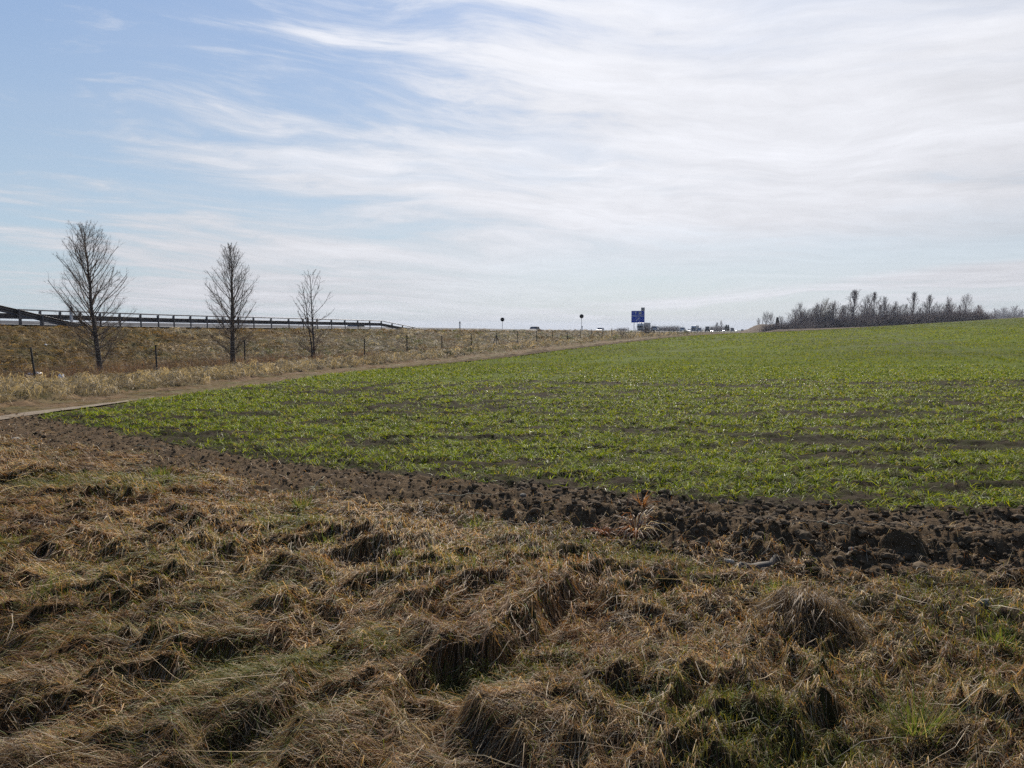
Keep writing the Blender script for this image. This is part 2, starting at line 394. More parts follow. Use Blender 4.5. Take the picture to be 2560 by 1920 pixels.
# ---------------------------------------------------------------- the ground, one polar sheet cut into its zones
def ground():
    azd = np.linspace(R(-44), R(44), 980)
    azc = np.linspace(R(44), R(316), 70)[1:-1]
    az = np.concatenate([azd, azc]); na = len(az)
    r = np.concatenate([np.geomspace(.3, 1.9, 10)[:-1], np.geomspace(1.9, 420, 900), np.geomspace(430, 1800, 16)])
    nr = len(r)
    A, Rr = np.meshgrid(az, r)
    X = Rr * np.sin(A); Y = Rr * np.cos(A)
    Z = np.where(Rr < 420, H(X, Y), base(X, Y))
    V = np.stack([X.ravel(), Y.ravel(), Z.ravel()], 1)
    V = np.concatenate([V, [[0, 0, float(H(np.zeros(1), np.zeros(1))[0])]]])
    i, j = np.meshgrid(np.arange(nr - 1), np.arange(na), indexing='ij')
    j2 = (j + 1) % na
    Q = np.stack([i * na + j, i * na + j2, (i + 1) * na + j2, (i + 1) * na + j], -1).reshape(-1, 4)[:, ::-1]
    c = V[Q].mean(1); x, y = c[:, 0], c[:, 1]
    rr = np.hypot(x, y)
    rag = (fbm(x * 1.1, y * 1.1, 4) - .5) * .9
    yc, ys, v = y_crop(x), y_soil(x), vfence(x, y); u, s = us(x, y)
    ev = edge_v(y) + (fbm(x * .6, y * .6, 3) - .5) * .5
    zone = np.full(len(Q), 0)                                         # 0 verge
    ahead = y > ys + rag * .5
    zone[ahead] = 1                                                    # 1 soil
    zone[ahead & (v > ev) & (y > yc + rag * .35)] = 2                  # 2 crop
    zone[(zone == 2) & (y > 26)] = 3                                    # 3 crop, far
    lf = ahead & (v <= ev)
    zone[lf] = 5                                                        # 5 track
    zone[lf & (v < lim(y) - .2 + rag)] = 4                                      # 4 straw strip
    zone[(y > 13) & (u > 25 + rag) & (u < 100)] = 6                     # 6 embankment
    zone[(y <= 13) & (u > 25)] = 6
    zone[(y > 250.5) & (zone != 6)] = 8                                 # 8 margin
    zone[(y > 300) & (u < 34)] = 7                                      # 7 plain
    zone[(rr > 425)] = 7
    zone[(u >= 100)] = 7
    names = {0: ('ground', 'verge', 'bare thatchy ground of the grass verge in the foreground'), 1: ('ploughed_soil', 'soil', None), 2: ('field', 'cropsoil', None), 3: ('field', 'cropfar', None),
             4: ('ground', 'straw', None), 5: ('track', 'track', None), 6: ('embankment', 'bank', None), 7: ('plain', 'plain', None), 8: ('field_margin', 'margin', None)}
    for k, (nm, mt, _) in names.items():
        q = Q[zone == k]
        if k == 0:
            tri = np.stack([np.full(na, len(V) - 1), (np.arange(na) + 1) % na, np.arange(na)], 1)
        else: tri = None
        used = np.unique(np.concatenate([q.ravel(), tri.ravel()]) if tri is not None else q.ravel())
        mp = np.zeros(len(V), np.int64); mp[used] = np.arange(len(used))
        me = mesh_np(nm, V[used], mp[q], True, tri=mp[tri] if tri is not None else None)
        tag(link(nm, me, M[mt]), kind='structure')
ground()

def sheet(name, mat, u0, u1, ss_, dz, kind='structure', f=None):
    V = []; Q = []
    for i, s in enumerate(ss_):
        for u in (u0, u1):
            x, y = xy(u, s); V.append((x, y, float(f(u, s)) + dz))
        if i: Q.append((2 * i - 2, 2 * i - 1, 2 * i + 1, 2 * i))
    me = mesh_np(name, np.array(V), np.array(Q)[:, ::-1])
    return tag(link(name, me, mat), kind=kind)
def near_lane(u, s): return road_z(s) + xfall(s) * np.clip((u - 36.3) / 12, 0, 1)
def far_lane(u, s): return road_z(s) + .25 + np.interp(s, [95, 200, 320], [-.85, -.55, -.45])
SS = np.concatenate([np.linspace(-60, 400, 160), np.linspace(410, 1200, 60)])
sheet('road', M['asphalt'], 36.2, 48.4, SS, .03, f=near_lane)
sheet('road', M['asphalt'], 52.2, 65.0, SS, .03, f=far_lane)
sheet('lane_marking', M['paint'], 36.9, 37.15, SS, .036, f=near_lane)
sheet('lane_marking', M['paint'], 47.8, 48.0, SS, .036, f=near_lane)
for s0 in np.arange(10, 240, 12.0):
    sheet('lane_marking', M['paint'], 42.3, 42.45, [s0, s0 + 6], .036, f=near_lane)
# pale gravel path at the corner of the field
def path():
    V = []; Q = []; Ys = np.linspace(9.5, 19, 100)
    for i, Y in enumerate(Ys):
        e = float(edge_v(Y)); wd = .50 * float(1 - sstep(Y, 14.5, 19) * .9)
        for k in range(5):
            v = e - .12 - wd * k / 4 + .10 * (float(fbm(np.array(Y * 2.0), np.array(3.0 * (k > 2)), 2)) - .5)
            X = TT * Y - 24.3 + v; V.append((X, Y, float(base(X, Y)) + .035 + .012 * (k in (1, 2, 3))))
        if i:
            for k in range(4): a = (i - 1) * 5 + k; Q.append((a, a + 1, a + 6, a + 5))
    tag(link('path', mesh_np('path', np.array(V), np.array(Q), True), M['gravel']), kind='structure')
path()

def ridge():
    V = []; Q = []; Ys = np.geomspace(34, 248, 900); prof = [(-.42, 0), (-.25, .55), (-.08, 1), (.08, .9), (.22, .35), (.34, -.1)]; m = len(prof)
    nz = (fbm(Ys * 1.7, Ys * 0 + 3, 4, .6) - .25) * 1.5; wob = (fbm(Ys * .3, Ys * 0 + 8, 3) - .5) * .5
    for i, Y in enumerate(Ys):
        e = float(edge_v(Y)) - .12 + wob[i]; hh = .16 * max(.1, nz[i]) * float(sstep(Y, 34, 46)) * (1 + .006 * max(0, Y - 60))
        for k, (dv, dh) in enumerate(prof):
            X = TT * Y - 24.3 + e + dv; V.append((X, Y, float(base(X, Y)) + .01 + hh * dh + .03 * float(vnoise(np.array(Y * 3.), np.array(k * 2.)))))
            if i and k: a = (i - 1) * m + k - 1; Q.append((a, a + 1, a + m + 1, a + m))
    tag(link('soil_ridge', mesh_np('soil_ridge', np.array(V), np.array(Q), True), M['soil']), kind='structure')
ridge()

# ---------------------------------------------------------------- blades: ribbons that lie on or rise from the ground
def ribbons(name, X, Y, ang, L, W, lift, tip, col, mat, segs=3, follow=1.0, z0=None, curl=None, colvar=.18, group=None, jitter=.25):
    """X, Y roots; ang heading; L length; W width; lift = height of the arch; tip = height of the tip over the ground"""
    n = len(X); k = segs + 1; t = np.linspace(0, 1, k)[None, :]
    curl = rng.normal(0, .5, n) if curl is None else curl
    a = ang[:, None] + curl[:, None] * (t - .3)
    st = (L / segs)[:, None]
    ca, sa = np.cos(a), np.sin(a)
    px = X[:, None] + np.concatenate([np.zeros((n, 1)), np.cumsum(ca[:, :-1] * st, 1)], 1)
    py = Y[:, None] + np.concatenate([np.zeros((n, 1)), np.cumsum(sa[:, :-1] * st, 1)], 1)
    h = H(px, py)
    if follow < 1: h = h[:, :1] * (1 - follow) + h * follow
    pz = h + lift[:, None] * np.sin(np.pi * t ** .8) + tip[:, None] * t ** 1.3 + (0 if z0 is None else z0[:, None])
    ww = (W / 2)[:, None] * np.array([1.0, 1.0, .75, .35])[None, :k] if k == 4 else (W / 2)[:, None] * (np.array([1.0, .9, .25]) if k == 3 else np.linspace(1, .25, k))[None, :]
    tw = rng.uniform(-1, 1, n)[:, None] * .8                # roll of the ribbon
    nx, ny = -sa * ww * np.cos(tw), ca * ww * np.cos(tw); nz = ww * np.sin(tw)
    P = np.stack([np.stack([px + nx, py + ny, pz + nz], -1), np.stack([px - nx, py - ny, pz - nz], -1)], 2)
    V = P.reshape(-1, 3)
    bidx = (np.arange(n) * 2 * k)[:, None] + np.arange(segs)[None, :] * 2
    Q = np.stack([bidx, bidx + 1, bidx + 3, bidx + 2], -1).reshape(-1, 4)
    c = col * (1 + rng.normal(0, colvar, (n, 1))) ; c = np.clip(c, .004, .9)
    C = np.repeat(c, 2 * k, 0)
    return link(name, mesh_np(name, V, Q, True, C), mat)
def palette(n, cols, wts):
    idx = rng.choice(len(cols), n, p=np.array(wts) / np.sum(wts)); return np.array(cols)[idx]

STRAW = (.47, .335, .18); TAN = (.28, .165, .068); RED = (.20, .095, .040); GREY = (.54, .475, .375); DARK = (.050, .034, .019); GRN = (.085, .115, .018); OLIVE = (.155, .145, .030)
def grad(X, Y, e=.05):
    return (mound(X + e, Y) - mound(X - e, Y)) / (2 * e), (mound(X, Y + e) - mound(X, Y - e)) / (2 * e)
def verge_grass():
    n = 500000
    Y = rng.uniform(1.7, 13.5, n); a = rng.uniform(-.80, .80, n); X = a * Y
    keep = Y < y_soil(X) + .15 + (fbm(X * 1.7, Y * 1.7, 3) - .5) * 1.3
    keep &= ~((rng.random(n) < .60) & (Y > y_soil(X) - .7 - .5 * sstep(X, -1, 1.5) + 1.6 * (fbm(X * 1.4, Y * 1.4, 3) - .5)))
    X, Y = X[keep], Y[keep]; n = len(X)
    gx, gy = grad(X, Y)
    fa = flow(X, Y)
    right = sstep(X / Y, -.1, .35)
    order = 1.0 - .55 * right
    vx = np.cos(fa) * order - gx * .75 + rng.normal(0, .48 + .42 * right, n)
    vy = np.sin(fa) * order - gy * .75 + rng.normal(0, .48 + .42 * right, n)
    ang = np.arctan2(vy, vx)
    L = rng.uniform(.07, .25, n) * (1 - .35 * right); W = .0026 * (Y / 3.5) ** .75 * rng.uniform(.7, 1.3, n)
    big = fbm(X * .8 + 7, Y * .8 + 2, 3); mid = fbm(X * 3.1 + 1, Y * 3.1, 3)
    m = mound(X, Y)
    g = sstep(fbm(X * 1.1 + 31, Y * 1.1 + 8, 3) - (m - .14) * .6, .60, .72)
    col = palette(n, [STRAW, TAN, RED, GREY, DARK], [.27, .27, .14, .20, .12])
    col = col * (0.55 + 1.1 * (mid[:, None] - .25))
    redz = sstep(big, .5, .65)[:, None]; col = col * (1 - .35 * redz) + np.array(RED) * .35 * redz
    for (gx_, gy_, gr_) in [(-1.9, 4.1, .55), (-1.5, 4.6, .45), (-2.4, 5.0, .5), (1.9, 4.5, .40), (2.3, 4.0, .5), (1.6, 3.2, .4), (.1, 5.6, .5), (-.4, 5.0, .4), (2.1, 3.3, .35), (-1.2, 3.2, .4), (-3.6, 7.6, .6), (.55, 3.3, .3), (-.9, 2.9, .3)]:
        g = np.maximum(g, np.exp(-((X - gx_) ** 2 + (Y - gy_) ** 2) / gr_ ** 2) * (.32 + 1.1 * (mid - .3)))
    gm = (rng.random(n) < np.clip(g * .58 + .08, 0, .75)); col[gm] = palette(gm.sum(), [GRN, OLIVE], [.55, .45])
    lift = rng.gamma(1.6, .010, n) + .004; tip = np.where(rng.random(n) < .10, rng.uniform(.02, .09, n), rng.normal(0, .012, n))
    tip = np.where(gm, rng.uniform(.01, .07, n), tip); L = np.where(gm, L * .6, L)
    tag(ribbons('dead_grass', X, Y, ang, L, W, lift, tip, col, M['straw_b'], 3, curl=rng.normal(0, .9, n)), 'matted dead grass of the verge', 'grass', kind='stuff')
    # loose thatch in the hollows
verge_grass()

def soil_litter():
    n = 46000
    Y = rng.uniform(4, 16, n); X = rng.uniform(-.8, .8, n) * Y
    k = (Y > y_soil(X) - .6) & (Y < y_crop(X) + .2) & (rng.random(n) < .16 + .84 * (1 - sstep(Y - y_soil(X) + 1.2 * (fbm(X * 1.6, Y * 1.6, 3) - .5), -.2, .9)))
    X, Y = X[k], Y[k]; n = len(X)
    col = palette(n, [STRAW, TAN, RED, GREY, OLIVE], [.2, .35, .3, .15, .1]) * .8
    tag(ribbons('straw_litter', X, Y, rng.uniform(0, 6.28, n), rng.uniform(.04, .16, n), rng.uniform(.002, .0045, n) * (Y / 6), rng.gamma(1.5, .01, n), rng.normal(.01, .02, n), col, M['straw_b'], 3),
        'scraps of straw and dry roots on the turned soil', 'straw', kind='stuff')
soil_litter()

STREAKS = [(1960, 1168, 2380, 1180, .12), (1480, 1150, 1640, 1158, .12), (700, 1060, 860, 1058, .2), (1130, 1010, 1330, 1004, .2), (2350, 1010, 2560, 1004, .25), (1750, 925, 1900, 921, .5), (900, 975, 1010, 960, .3), (480, 1030, 560, 1034, .2), (880, 1120, 960, 1124, .12), (1680, 880, 1850, 868, .9), (2150, 960, 2400, 958, .4), (1060, 962, 1250, 935, .35), (1180, 960, 1290, 942, .25), (1850, 1095, 2520, 1118, .30), (1640, 1082, 1960, 1104, .2), (2130, 922, 2560, 925, .8), (1660, 950, 1800, 948, .5), (1400, 960, 1560, 962, .5), (1500, 905, 1640, 895, .8), (1960, 1000, 2150, 1003, .35), (60, 1100, 70, 1102, .1), (2000, 1090, 2280, 1112, .25), (2100, 870, 2400, 850, 1.2), (1250, 1160, 1330, 1168, .15)]
STREAKS_W = []
for (xa, ya, xb, yb, wd) in STREAKS: STREAKS_W.append((*ground_at(xa, ya), *ground_at(xb, yb), wd))
def bare(X, Y):
    b = np.zeros_like(X)
    for (xa, ya, xb, yb, wd) in STREAKS_W:
        dx_, dy_ = xb - xa, yb - ya; l2 = dx_ * dx_ + dy_ * dy_
        t = np.clip(((X - xa) * dx_ + (Y - ya) * dy_) / l2, 0, 1)
        d = np.hypot(X - xa - t * dx_, Y - ya - t * dy_) + (fbm(X * 2, Y * 2, 2) - .5) * wd
        b = np.maximum(b, 1 - sstep(d, wd * .55, wd * 1.35))
    u, s = us(X, Y)
    for c in (9.9, 8.1, -8.2, -10.0, -26.3, -28.1, -44.4, -46.2, -62, -64, -80, -82):
        b = np.maximum(b, .8 * (1 - sstep(np.abs(u - c + .25 * (fbm(s * .15, s * 0 + c, 2) - .5)), .14 + .002 * np.abs(Y), .30 + .004 * np.abs(Y))) * sstep(fbm(s * .12 + c, s * 0 + 2, 2), .3, .5) * sstep(Y, 13, 17))
    return b
def crop():
    # close seedlings: little rosettes
    n = 105000
    Y = 6.0 + (34 - 6.0) * rng.random(n) ** 1.25; X = rng.uniform(-.78, .78, n) * Y
    yc = y_crop(X) + (fbm(X * 1.6, Y * 1.6, 3) - .5) * .6
    dens = sstep(Y - yc, 0, 1.6) * .75 + .25
    patch = fbm(X * .45 + 3, Y * 1.9, 4, .62)
    k = (Y > yc) & (vfence(X, Y) > edge_v(Y) + (fbm(X, Y, 2) - .5) * .6)
    k &= rng.random(n) < dens * np.clip(1.25 - 1.2 * sstep(patch, .46, .64), .08, 1) * (1 - .97 * bare(X, Y))
    X, Y = X[k], Y[k]; n = len(X); m = 4
    u_, s2_ = us(X, Y); u_ = np.where(rng.random(n) < .8, np.round(u_ / .15) * .15 + rng.normal(0, .012, n), u_); X, Y = xy(u_, s2_)
    X = np.repeat(X, m) + rng.normal(0, .012, n * m); Y = np.repeat(Y, m) + rng.normal(0, .012, n * m); n *= m
    L = rng.uniform(.06, .165, n); W = .0060 * np.maximum(1, Y / 9) ** .9 * rng.uniform(.7, 1.2, n)
    col = palette(n, [(.155, .225, .007), (.230, .270, .010), (.070, .115, .008), (.26, .20, .07), (.27, .26, .018)], [.36, .30, .2, .05, .09])
    lf = rng.uniform(.01, .05, n); tp = rng.uniform(-.01, .085, n)
    hd = rng.uniform(0, 6.28, n); gl = rng.random(n) < .06; W = np.where(gl, W * .5, W)
    for sel, mt in ((~gl, 'green_b'), (gl, 'glossy_b')):
        tag(ribbons('winter_cereal', X[sel], Y[sel], hd[sel], L[sel], W[sel], lf[sel], tp[sel] * (1 if mt == 'green_b' else .25), col[sel], M[mt], 2, follow=.5), 'young green cereal plants nearest the camera', 'crop', kind='stuff')
    # the rest of the field, broader tufts with distance
    n = 330000
    Y = 24 * (256 / 24) ** rng.random(n); X = rng.uniform(-.5, .80, n) * Y
    patch = fbm(X * .10 + 3, Y * .55, 4, .66)
    k = (vfence(X, Y) > edge_v(Y) + .1) & (Y < 251) & (rng.random(n) < np.clip(1.25 - 1.25 * sstep(patch, .50, .68), .22, 1) * (1 - .97 * bare(X, Y)) * sstep(Y, 22, 34))
    X, Y = X[k], Y[k]; n = len(X)
    big = fbm(X * .045 + 9, Y * .03, 3)
    col = palette(n, [(.140, .195, .003), (.215, .235, .004), (.070, .110, .005), (.24, .22, .010)], [.36, .34, .2, .10]) * (0.85 + .5 * (big[:, None] - .3)) * 1.12 * (1 - .30 * sstep(Y + .25 * X, 150, 185))[:, None]  # far crop darkened in its colour, standing in for shade past the slope break
    s_ = Y / 30
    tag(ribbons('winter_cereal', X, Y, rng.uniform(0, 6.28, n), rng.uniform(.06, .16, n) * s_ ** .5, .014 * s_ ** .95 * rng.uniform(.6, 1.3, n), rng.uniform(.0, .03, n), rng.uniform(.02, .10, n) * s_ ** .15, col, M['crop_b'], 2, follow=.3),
        'green cereal crop over the rest of the field', 'crop', kind='stuff')
crop()

def bank_grass():
    n = 190000
    Y = 13 * (170 / 13) ** rng.random(n); X = rng.uniform(-.82, .30, n) * Y
    v = vfence(X, Y); u, s = us(X, Y)
    k = (v < lim(Y) + (fbm(X * .7, Y * .7, 2) - .5)) & (u < 36.0) & (Y > y_soil(X) + .3)
    k |= (v >= lim(Y)) & (v < edge_v(Y) - .1) & (rng.random(n) < .22) & (Y > y_crop(X) - .5)
    X, Y = X[k], Y[k]; n = len(X); v = vfence(X, Y); u, s = us(X, Y)
    foot = sstep(u, 22, 24) * (1 - sstep(u, 30, 33.5)); bank = sstep(u, 25, 29)
    a = np.arctan2(-.5, -.9) + (fbm(X * .5, Y * .5, 3) - .5) * 2.5 + rng.normal(0, .5, n)
    flat_ = (1 - bank); a = np.where(rng.random(n) < .25, rng.uniform(0, 6.28, n), a)
    s_ = Y / 25
    L = rng.uniform(.14, .42, n) * s_ ** .3; W = .0125 * s_ ** .85 * rng.uniform(.6, 1.4, n)
    pal = palette(n, [(.30, .205, .085), (.25, .165, .065), (.38, .29, .16), (.17, .14, .045), (.17, .10, .045)], [.34, .28, .14, .14, .10])
    pale = sstep(fbm(X * .22 + 5, Y * .22, 3) + .25 * foot - .1 * (1 - foot), .55, .72) * sstep(s, 18, 45)
    pal = pal * (1 - .55 * pale[:, None]) + np.array((.46, .42, .33)) * .55 * pale[:, None]
    lowc = ((1 - bank) * sstep(v, -1.0, .3))[:, None]
    pal = pal * (1 - .5 * lowc) + np.array((.40, .32, .19)) * .5 * lowc
    trk = sstep(v - lim(Y), -.4, .3)[:, None]; pal = pal * (1 - .6 * trk) + np.array((.17, .115, .060)) * .6 * trk
    gr = (rng.random(n) < sstep(fbm(X * .3 + 15, Y * .3 + 4, 3), .5, .68) * .45 * sstep(s, 25, 60)); pal[gr] = palette(gr.sum(), [(.11, .13, .035), (.19, .19, .06)], [.5, .5])
    md = fbm(X * 1.3, Y * 1.3, 3)[:, None]; pal = pal * (.45 + .75 * (md - .1))
    lift = rng.gamma(1.8, .022, n) * (1 - .6 * sstep(u, 33, 35.5)) * (1 - .7 * trk[:, 0]); tip = np.where(rng.random(n) < .2, rng.uniform(0, .10, n), rng.normal(0, .02, n)) * (1 - .7 * trk[:, 0])
    tag(ribbons('dry_grass', X, Y, a, L, W, lift, tip, pal, M['bank_b'], 2, follow=1.0), 'dry tufted grass on the motorway bank and strip', 'grass', kind='stuff')
bank_grass()
def bank_tufts():
    n = 21000
    Y = 14 * (150 / 14) ** (rng.random(n) ** .85); X = rng.uniform(-.80, .25, n) * Y
    v = vfence(X, Y); u, s = us(X, Y)
    k = (v < lim(Y) + .2 + (fbm(X * .7, Y * .7, 2) - .5)) & (u < 35.2) & (Y > y_soil(X) + .5) & (rng.random(n) < .35 + 1.1 * sstep(fbm(X * .5 + 3, Y * .5, 3), .38, .6))
    X, Y = X[k], Y[k]; n = len(X); v = vfence(X, Y); u, s = us(X, Y); s_ = Y / 25
    lowc = (1 - sstep(u, 23.5, 26.5)) * sstep(v, -1, .3)
    r = rng.uniform(.12, .30, n) * s_ ** .4; h = r * rng.uniform(.4, 1.0, n) * (1 - .6 * sstep(u, 32.5, 35))
    foot = sstep(u, 22, 24) * (1 - sstep(u, 30, 33.5))
    c = palette(n, [(.36, .235, .080), (.28, .175, .060), (.44, .33, .17), (.17, .14, .05), (.19, .115, .055)], [.32, .28, .16, .12, .12])
    pale = sstep(fbm(X * .22 + 5, Y * .22, 3) + .25 * foot - .1 * (1 - foot), .52, .70) * sstep(s, 18, 45)
    c = c * (1 - .7 * pale[:, None]) + np.array((.55, .50, .40)) * .7 * pale[:, None]
    c = c * (1 - .78 * lowc[:, None]) + np.array((.56, .46, .30)) * .78 * lowc[:, None]; h = h * (1 + .5 * lowc * sstep(v, .8, 1.8)) * (1 - .55 * (1 - sstep(v, .5, 1.5)) * sstep(v, -1.5, -.5))
    gr = rng.random(n) < sstep(fbm(X * .3 + 15, Y * .3 + 4, 3), .48, .68) * .4 * sstep(s, 22, 60); c[gr] = (.16, .18, .05)
    c = c * rng.uniform(.35, 1.25, n)[:, None]
    m = 14; fl = np.arctan2(-.35, -.9) + (fbm(X * .3, Y * .3, 2) - .5) * 2.0
    rp = lambda a: np.repeat(a, m)
    a = rp(fl) + rng.normal(0, 1.25, n * m); off = rng.uniform(0, .45, n * m) * rp(r)
    x = rp(X) + np.cos(a) * off; y = rp(Y) + np.sin(a) * off
    hh = rp(h); L = rp(r) * rng.uniform(.7, 1.5, n * m)
    z0 = hh * rng.uniform(.75, 1.05, n * m)
    tag(ribbons('dry_tufts', x, y, a, L, .013 * rp(s_) ** .8 * rng.uniform(.6, 1.4, n * m), hh * .18, -z0 * rng.uniform(.7, 1.0, n * m), np.repeat(c, m, 0), M['bank_b'], 2, follow=.5, z0=z0), 'drooping dry grass tufts on the motorway bank', 'grass', kind='stuff')
bank_tufts()

def brambles():
    n = 30000
    Y = 20 * (125 / 20) ** rng.random(n); v = rng.normal(-1.5, 1.0, n); X = TT * Y - 24.3 + v
    dens = sstep(fbm(X * .5 + 2, Y * .35 + 7, 3), .42, .6) * (1 - .45 * sstep(Y, 38, 60)); dens = np.maximum(dens, (1 - sstep(np.hypot(X + 16.4, Y - 28.5), 2.5, 6)) * .95); dens = np.maximum(dens, (1 - sstep(np.hypot(X + 12.6, Y - 34), 1.5, 3.5)) * .8)
    k = rng.random(n) < dens; X, Y = X[k], Y[k]; n = len(X)
    col = palette(n, [(.22, .125, .085), (.13, .085, .062), (.26, .20, .15)], [.5, .3, .2])
    hh = rng.uniform(.12, .55, n) * (1 - .4 * sstep(Y, 35, 50))
    tag(ribbons('dead_undergrowth', X, Y, rng.uniform(0, 6.28, n), rng.uniform(.06, .35, n), .006 * (Y / 25) ** .9 * rng.uniform(.7, 1.3, n), hh * .2, hh, col, M['bank_b'], 3, follow=.2), 'reddish brown dead stems along the fence foot', 'undergrowth', kind='stuff')
brambles()

def clods():
    bm = bmesh.new(); bmesh.ops.create_icosphere(bm, subdivisions=2, radius=1)
    co = np.array([v.co[:] for v in bm.verts]); tri = np.array([[v.index for v in f.verts] for f in bm.faces]); bm.free()
    V = []; Tq = []; n = 0
    for _ in range(30000):
        Y = random.uniform(5, 16) ; X = random.uniform(-.75, .75) * Y
        ys, yc = float(y_soil(X)), float(y_crop(X))
        if not (ys - .15 < Y < yc + .25): continue
        r = min(.050, random.gammavariate(1.7, .0055) + .005) * (1.12 if X > .1 else .7) 
        if r < .009 and random.random() < .5: continue
        if n >= 5200: break
        p = co * (1 + .28 * (vnoise(co[:, 0] * 1.7 + n * 3.1, co[:, 1] * 1.7 + co[:, 2] * 1.9)[:, None] - .5) * 2 + .16 * (vnoise(co[:, 0] * 4.1 + n, co[:, 2] * 4.3 + co[:, 1] * 3)[:, None] - .5))
        p = p * np.array([r * random.uniform(.8, 1.3), r * random.uniform(.8, 1.3), r * random.uniform(.55, .9)])
        V.append(p + np.array([X, Y, 0])); Tq.append(tri + n * len(co)); n += 1
    V = np.concatenate(V); Tq = np.concatenate(Tq)
    cen = V.reshape(n, -1, 3).mean(1); hz = H(cen[:, 0], cen[:, 1]); V[:, 2] += np.repeat(hz, len(co)) + .004
    tag(link('soil_clods', mesh_np('soil_clods', V, None, False, tri=Tq), M['clod']), 'crumbly clods of turned earth', 'soil clods', kind='stuff')
random.seed(5)
clods()

# ---------------------------------------------------------------- trees
def tubes_np(branches, n=3):
    V = []; Q = []; o = 0
    for P, Rd in branches:
        k = len(P); D = np.gradient(P, axis=0); D /= np.linalg.norm(D, axis=1)[:, None] + 1e-9
        ref = np.where(np.abs(D[:, 2:3]) < .9, np.array([[0, 0, 1.0]]), np.array([[1.0, 0, 0]]))
        A = np.cross(D, ref); A /= np.linalg.norm(A, axis=1)[:, None]; B = np.cross(D, A)
        th = np.arange(n) * 2 * math.pi / n
        ring = P[:, None, :] + Rd[:, None, None] * (np.cos(th)[None, :, None] * A[:, None, :] + np.sin(th)[None, :, None] * B[:, None, :])
        V.append(ring.reshape(-1, 3))
        i, j = np.meshgrid(np.arange(k - 1), np.arange(n), indexing='ij')
        Q.append((np.stack([i * n + j, i * n + (j + 1) % n, (i + 1) * n + (j + 1) % n, (i + 1) * n + j], -1) + o).reshape(-1, 4)); o += k * n
    return np.concatenate(V), np.concatenate(Q)
def grow(rg, p0, d0, L, r0, k=6, up=.25, wig=.12):
    P = [p0]; d = d0 / np.linalg.norm(d0)
    for i in range(k - 1):
        d = d + rg.normal(0, wig, 3) + np.array([0, 0, up / k]); d = d / np.linalg.norm(d); P.append(P[-1] + d * L / (k - 1))
    return np.array(P), np.linspace(r0, r0 * .35, k)
def bare_tree(rg, h, width, t0=.2, r0=.09, nprim=46, elev=45, prof=None, lean=(0, 0), twig=.004, nsec=9, nter=5, low=0, up=.42):
    """returns (trunk, crown) branch lists, base at origin"""
    k = 14; t = np.linspace(0, 1, k)
    wob = np.cumsum(rg.normal(0, .010 * h, (k, 2)), 0) * .5
    TP = np.stack([lean[0] * t * h + wob[:, 0] * t, lean[1] * t * h + wob[:, 1] * t, t * h], 1)
    TR = r0 * (1 - t) ** .85 * (1) + twig * 1.5; TR[0] *= 1.25
    trunk = [(TP, TR)]; crown = []
    prof = prof or (lambda x: (1 - x) ** .75 * min(1, (x + .12) * 4))
    items = [(t0 + (1 - t0) * (i + rg.random()) / nprim * .97, 1.0) for i in range(nprim)]
    items += [(rg.uniform(.06, t0 + .05), .75) for _ in range(low)]
    for i, (tt, sc_) in enumerate(items):
        p = np.array([np.interp(tt, t, TP[:, c]) for c in range(3)]); tr = np.interp(tt, t, TR)
        az = i * 2.39996 + rg.normal(0, .3); x = max(0, (tt - t0) / (1 - t0))
        reach = width / 2 * prof(x) * rg.uniform(.8, 1.12) * sc_
        el = R(elev + 30 * x ** 1.3 + rg.normal(0, 6)) if sc_ == 1 else R(rg.uniform(10, 50))
        L = max(.05 * h, 1.05 * reach / max(.55, math.cos(el + .18)))
        d = np.array([math.cos(az) * math.cos(el), math.sin(az) * math.cos(el), math.sin(el)])
        P, Rd = grow(rg, p, d, L, max(twig * 1.6, min(tr * .5, .0105 * L + twig)), 8, up, .10)
        (trunk if False else crown).append((P, np.maximum(Rd, twig)))
        for j in range(nsec):
            f = .18 + .80 * (j + rg.random()) / nsec
            q = np.array([np.interp(f, np.linspace(0, 1, 8), P[:, c]) for c in range(3)])
            a = d + rg.normal(0, .50, 3); a[2] += .30
            L2 = L * (1 - f * .55) * rg.uniform(.22, .45)
            P2, R2 = grow(rg, q, a, L2, twig * 1.35, 5, .4, .16); crown.append((P2, R2 * .9 + twig * .1))
            for m in range(nter):
                f2 = rg.uniform(.2, .95); q2 = np.array([np.interp(f2, np.linspace(0, 1, 5), P2[:, c]) for c in range(3)])
                a2 = (P2[-1] - P2[0]) / (L2 + 1e-6) + rg.normal(0, .6, 3)
                P3, R3 = grow(rg, q2, a2, L2 * rg.uniform(.25, .55), twig, 3, .3, .2); crown.append((P3, R3))
    return trunk, crown
def place_tree(name, tc_, mats, loc, label, cat='tree', group=None, scale=1.0, rz=0.0):
    root = empty(name, loc, rz); tag(root, label, cat, group)
    V, Q = tubes_np(tc_[0], 9); a = link('trunk', mesh_np('trunk', V, Q, True), mats[0], root)
    V, Q = tubes_np(tc_[1], 3); b = link('crown', mesh_np('crown', V, Q, True), mats[1], root)
    root.scale = (scale,) * 3
    return root
rg = np.random.default_rng(21)
def near_tree(px, py, Y, hpx, wpx, label, **kw):
    X, Z = at(px, py, Y); k = Y / F
    return place_tree('bare_tree', bare_tree(rg, hpx * k, wpx * k, **kw), (M['bark'], M['twig']), (X, Y, gz(X, Y) - .03), label, group='young bare trees at the foot of the bank'), k
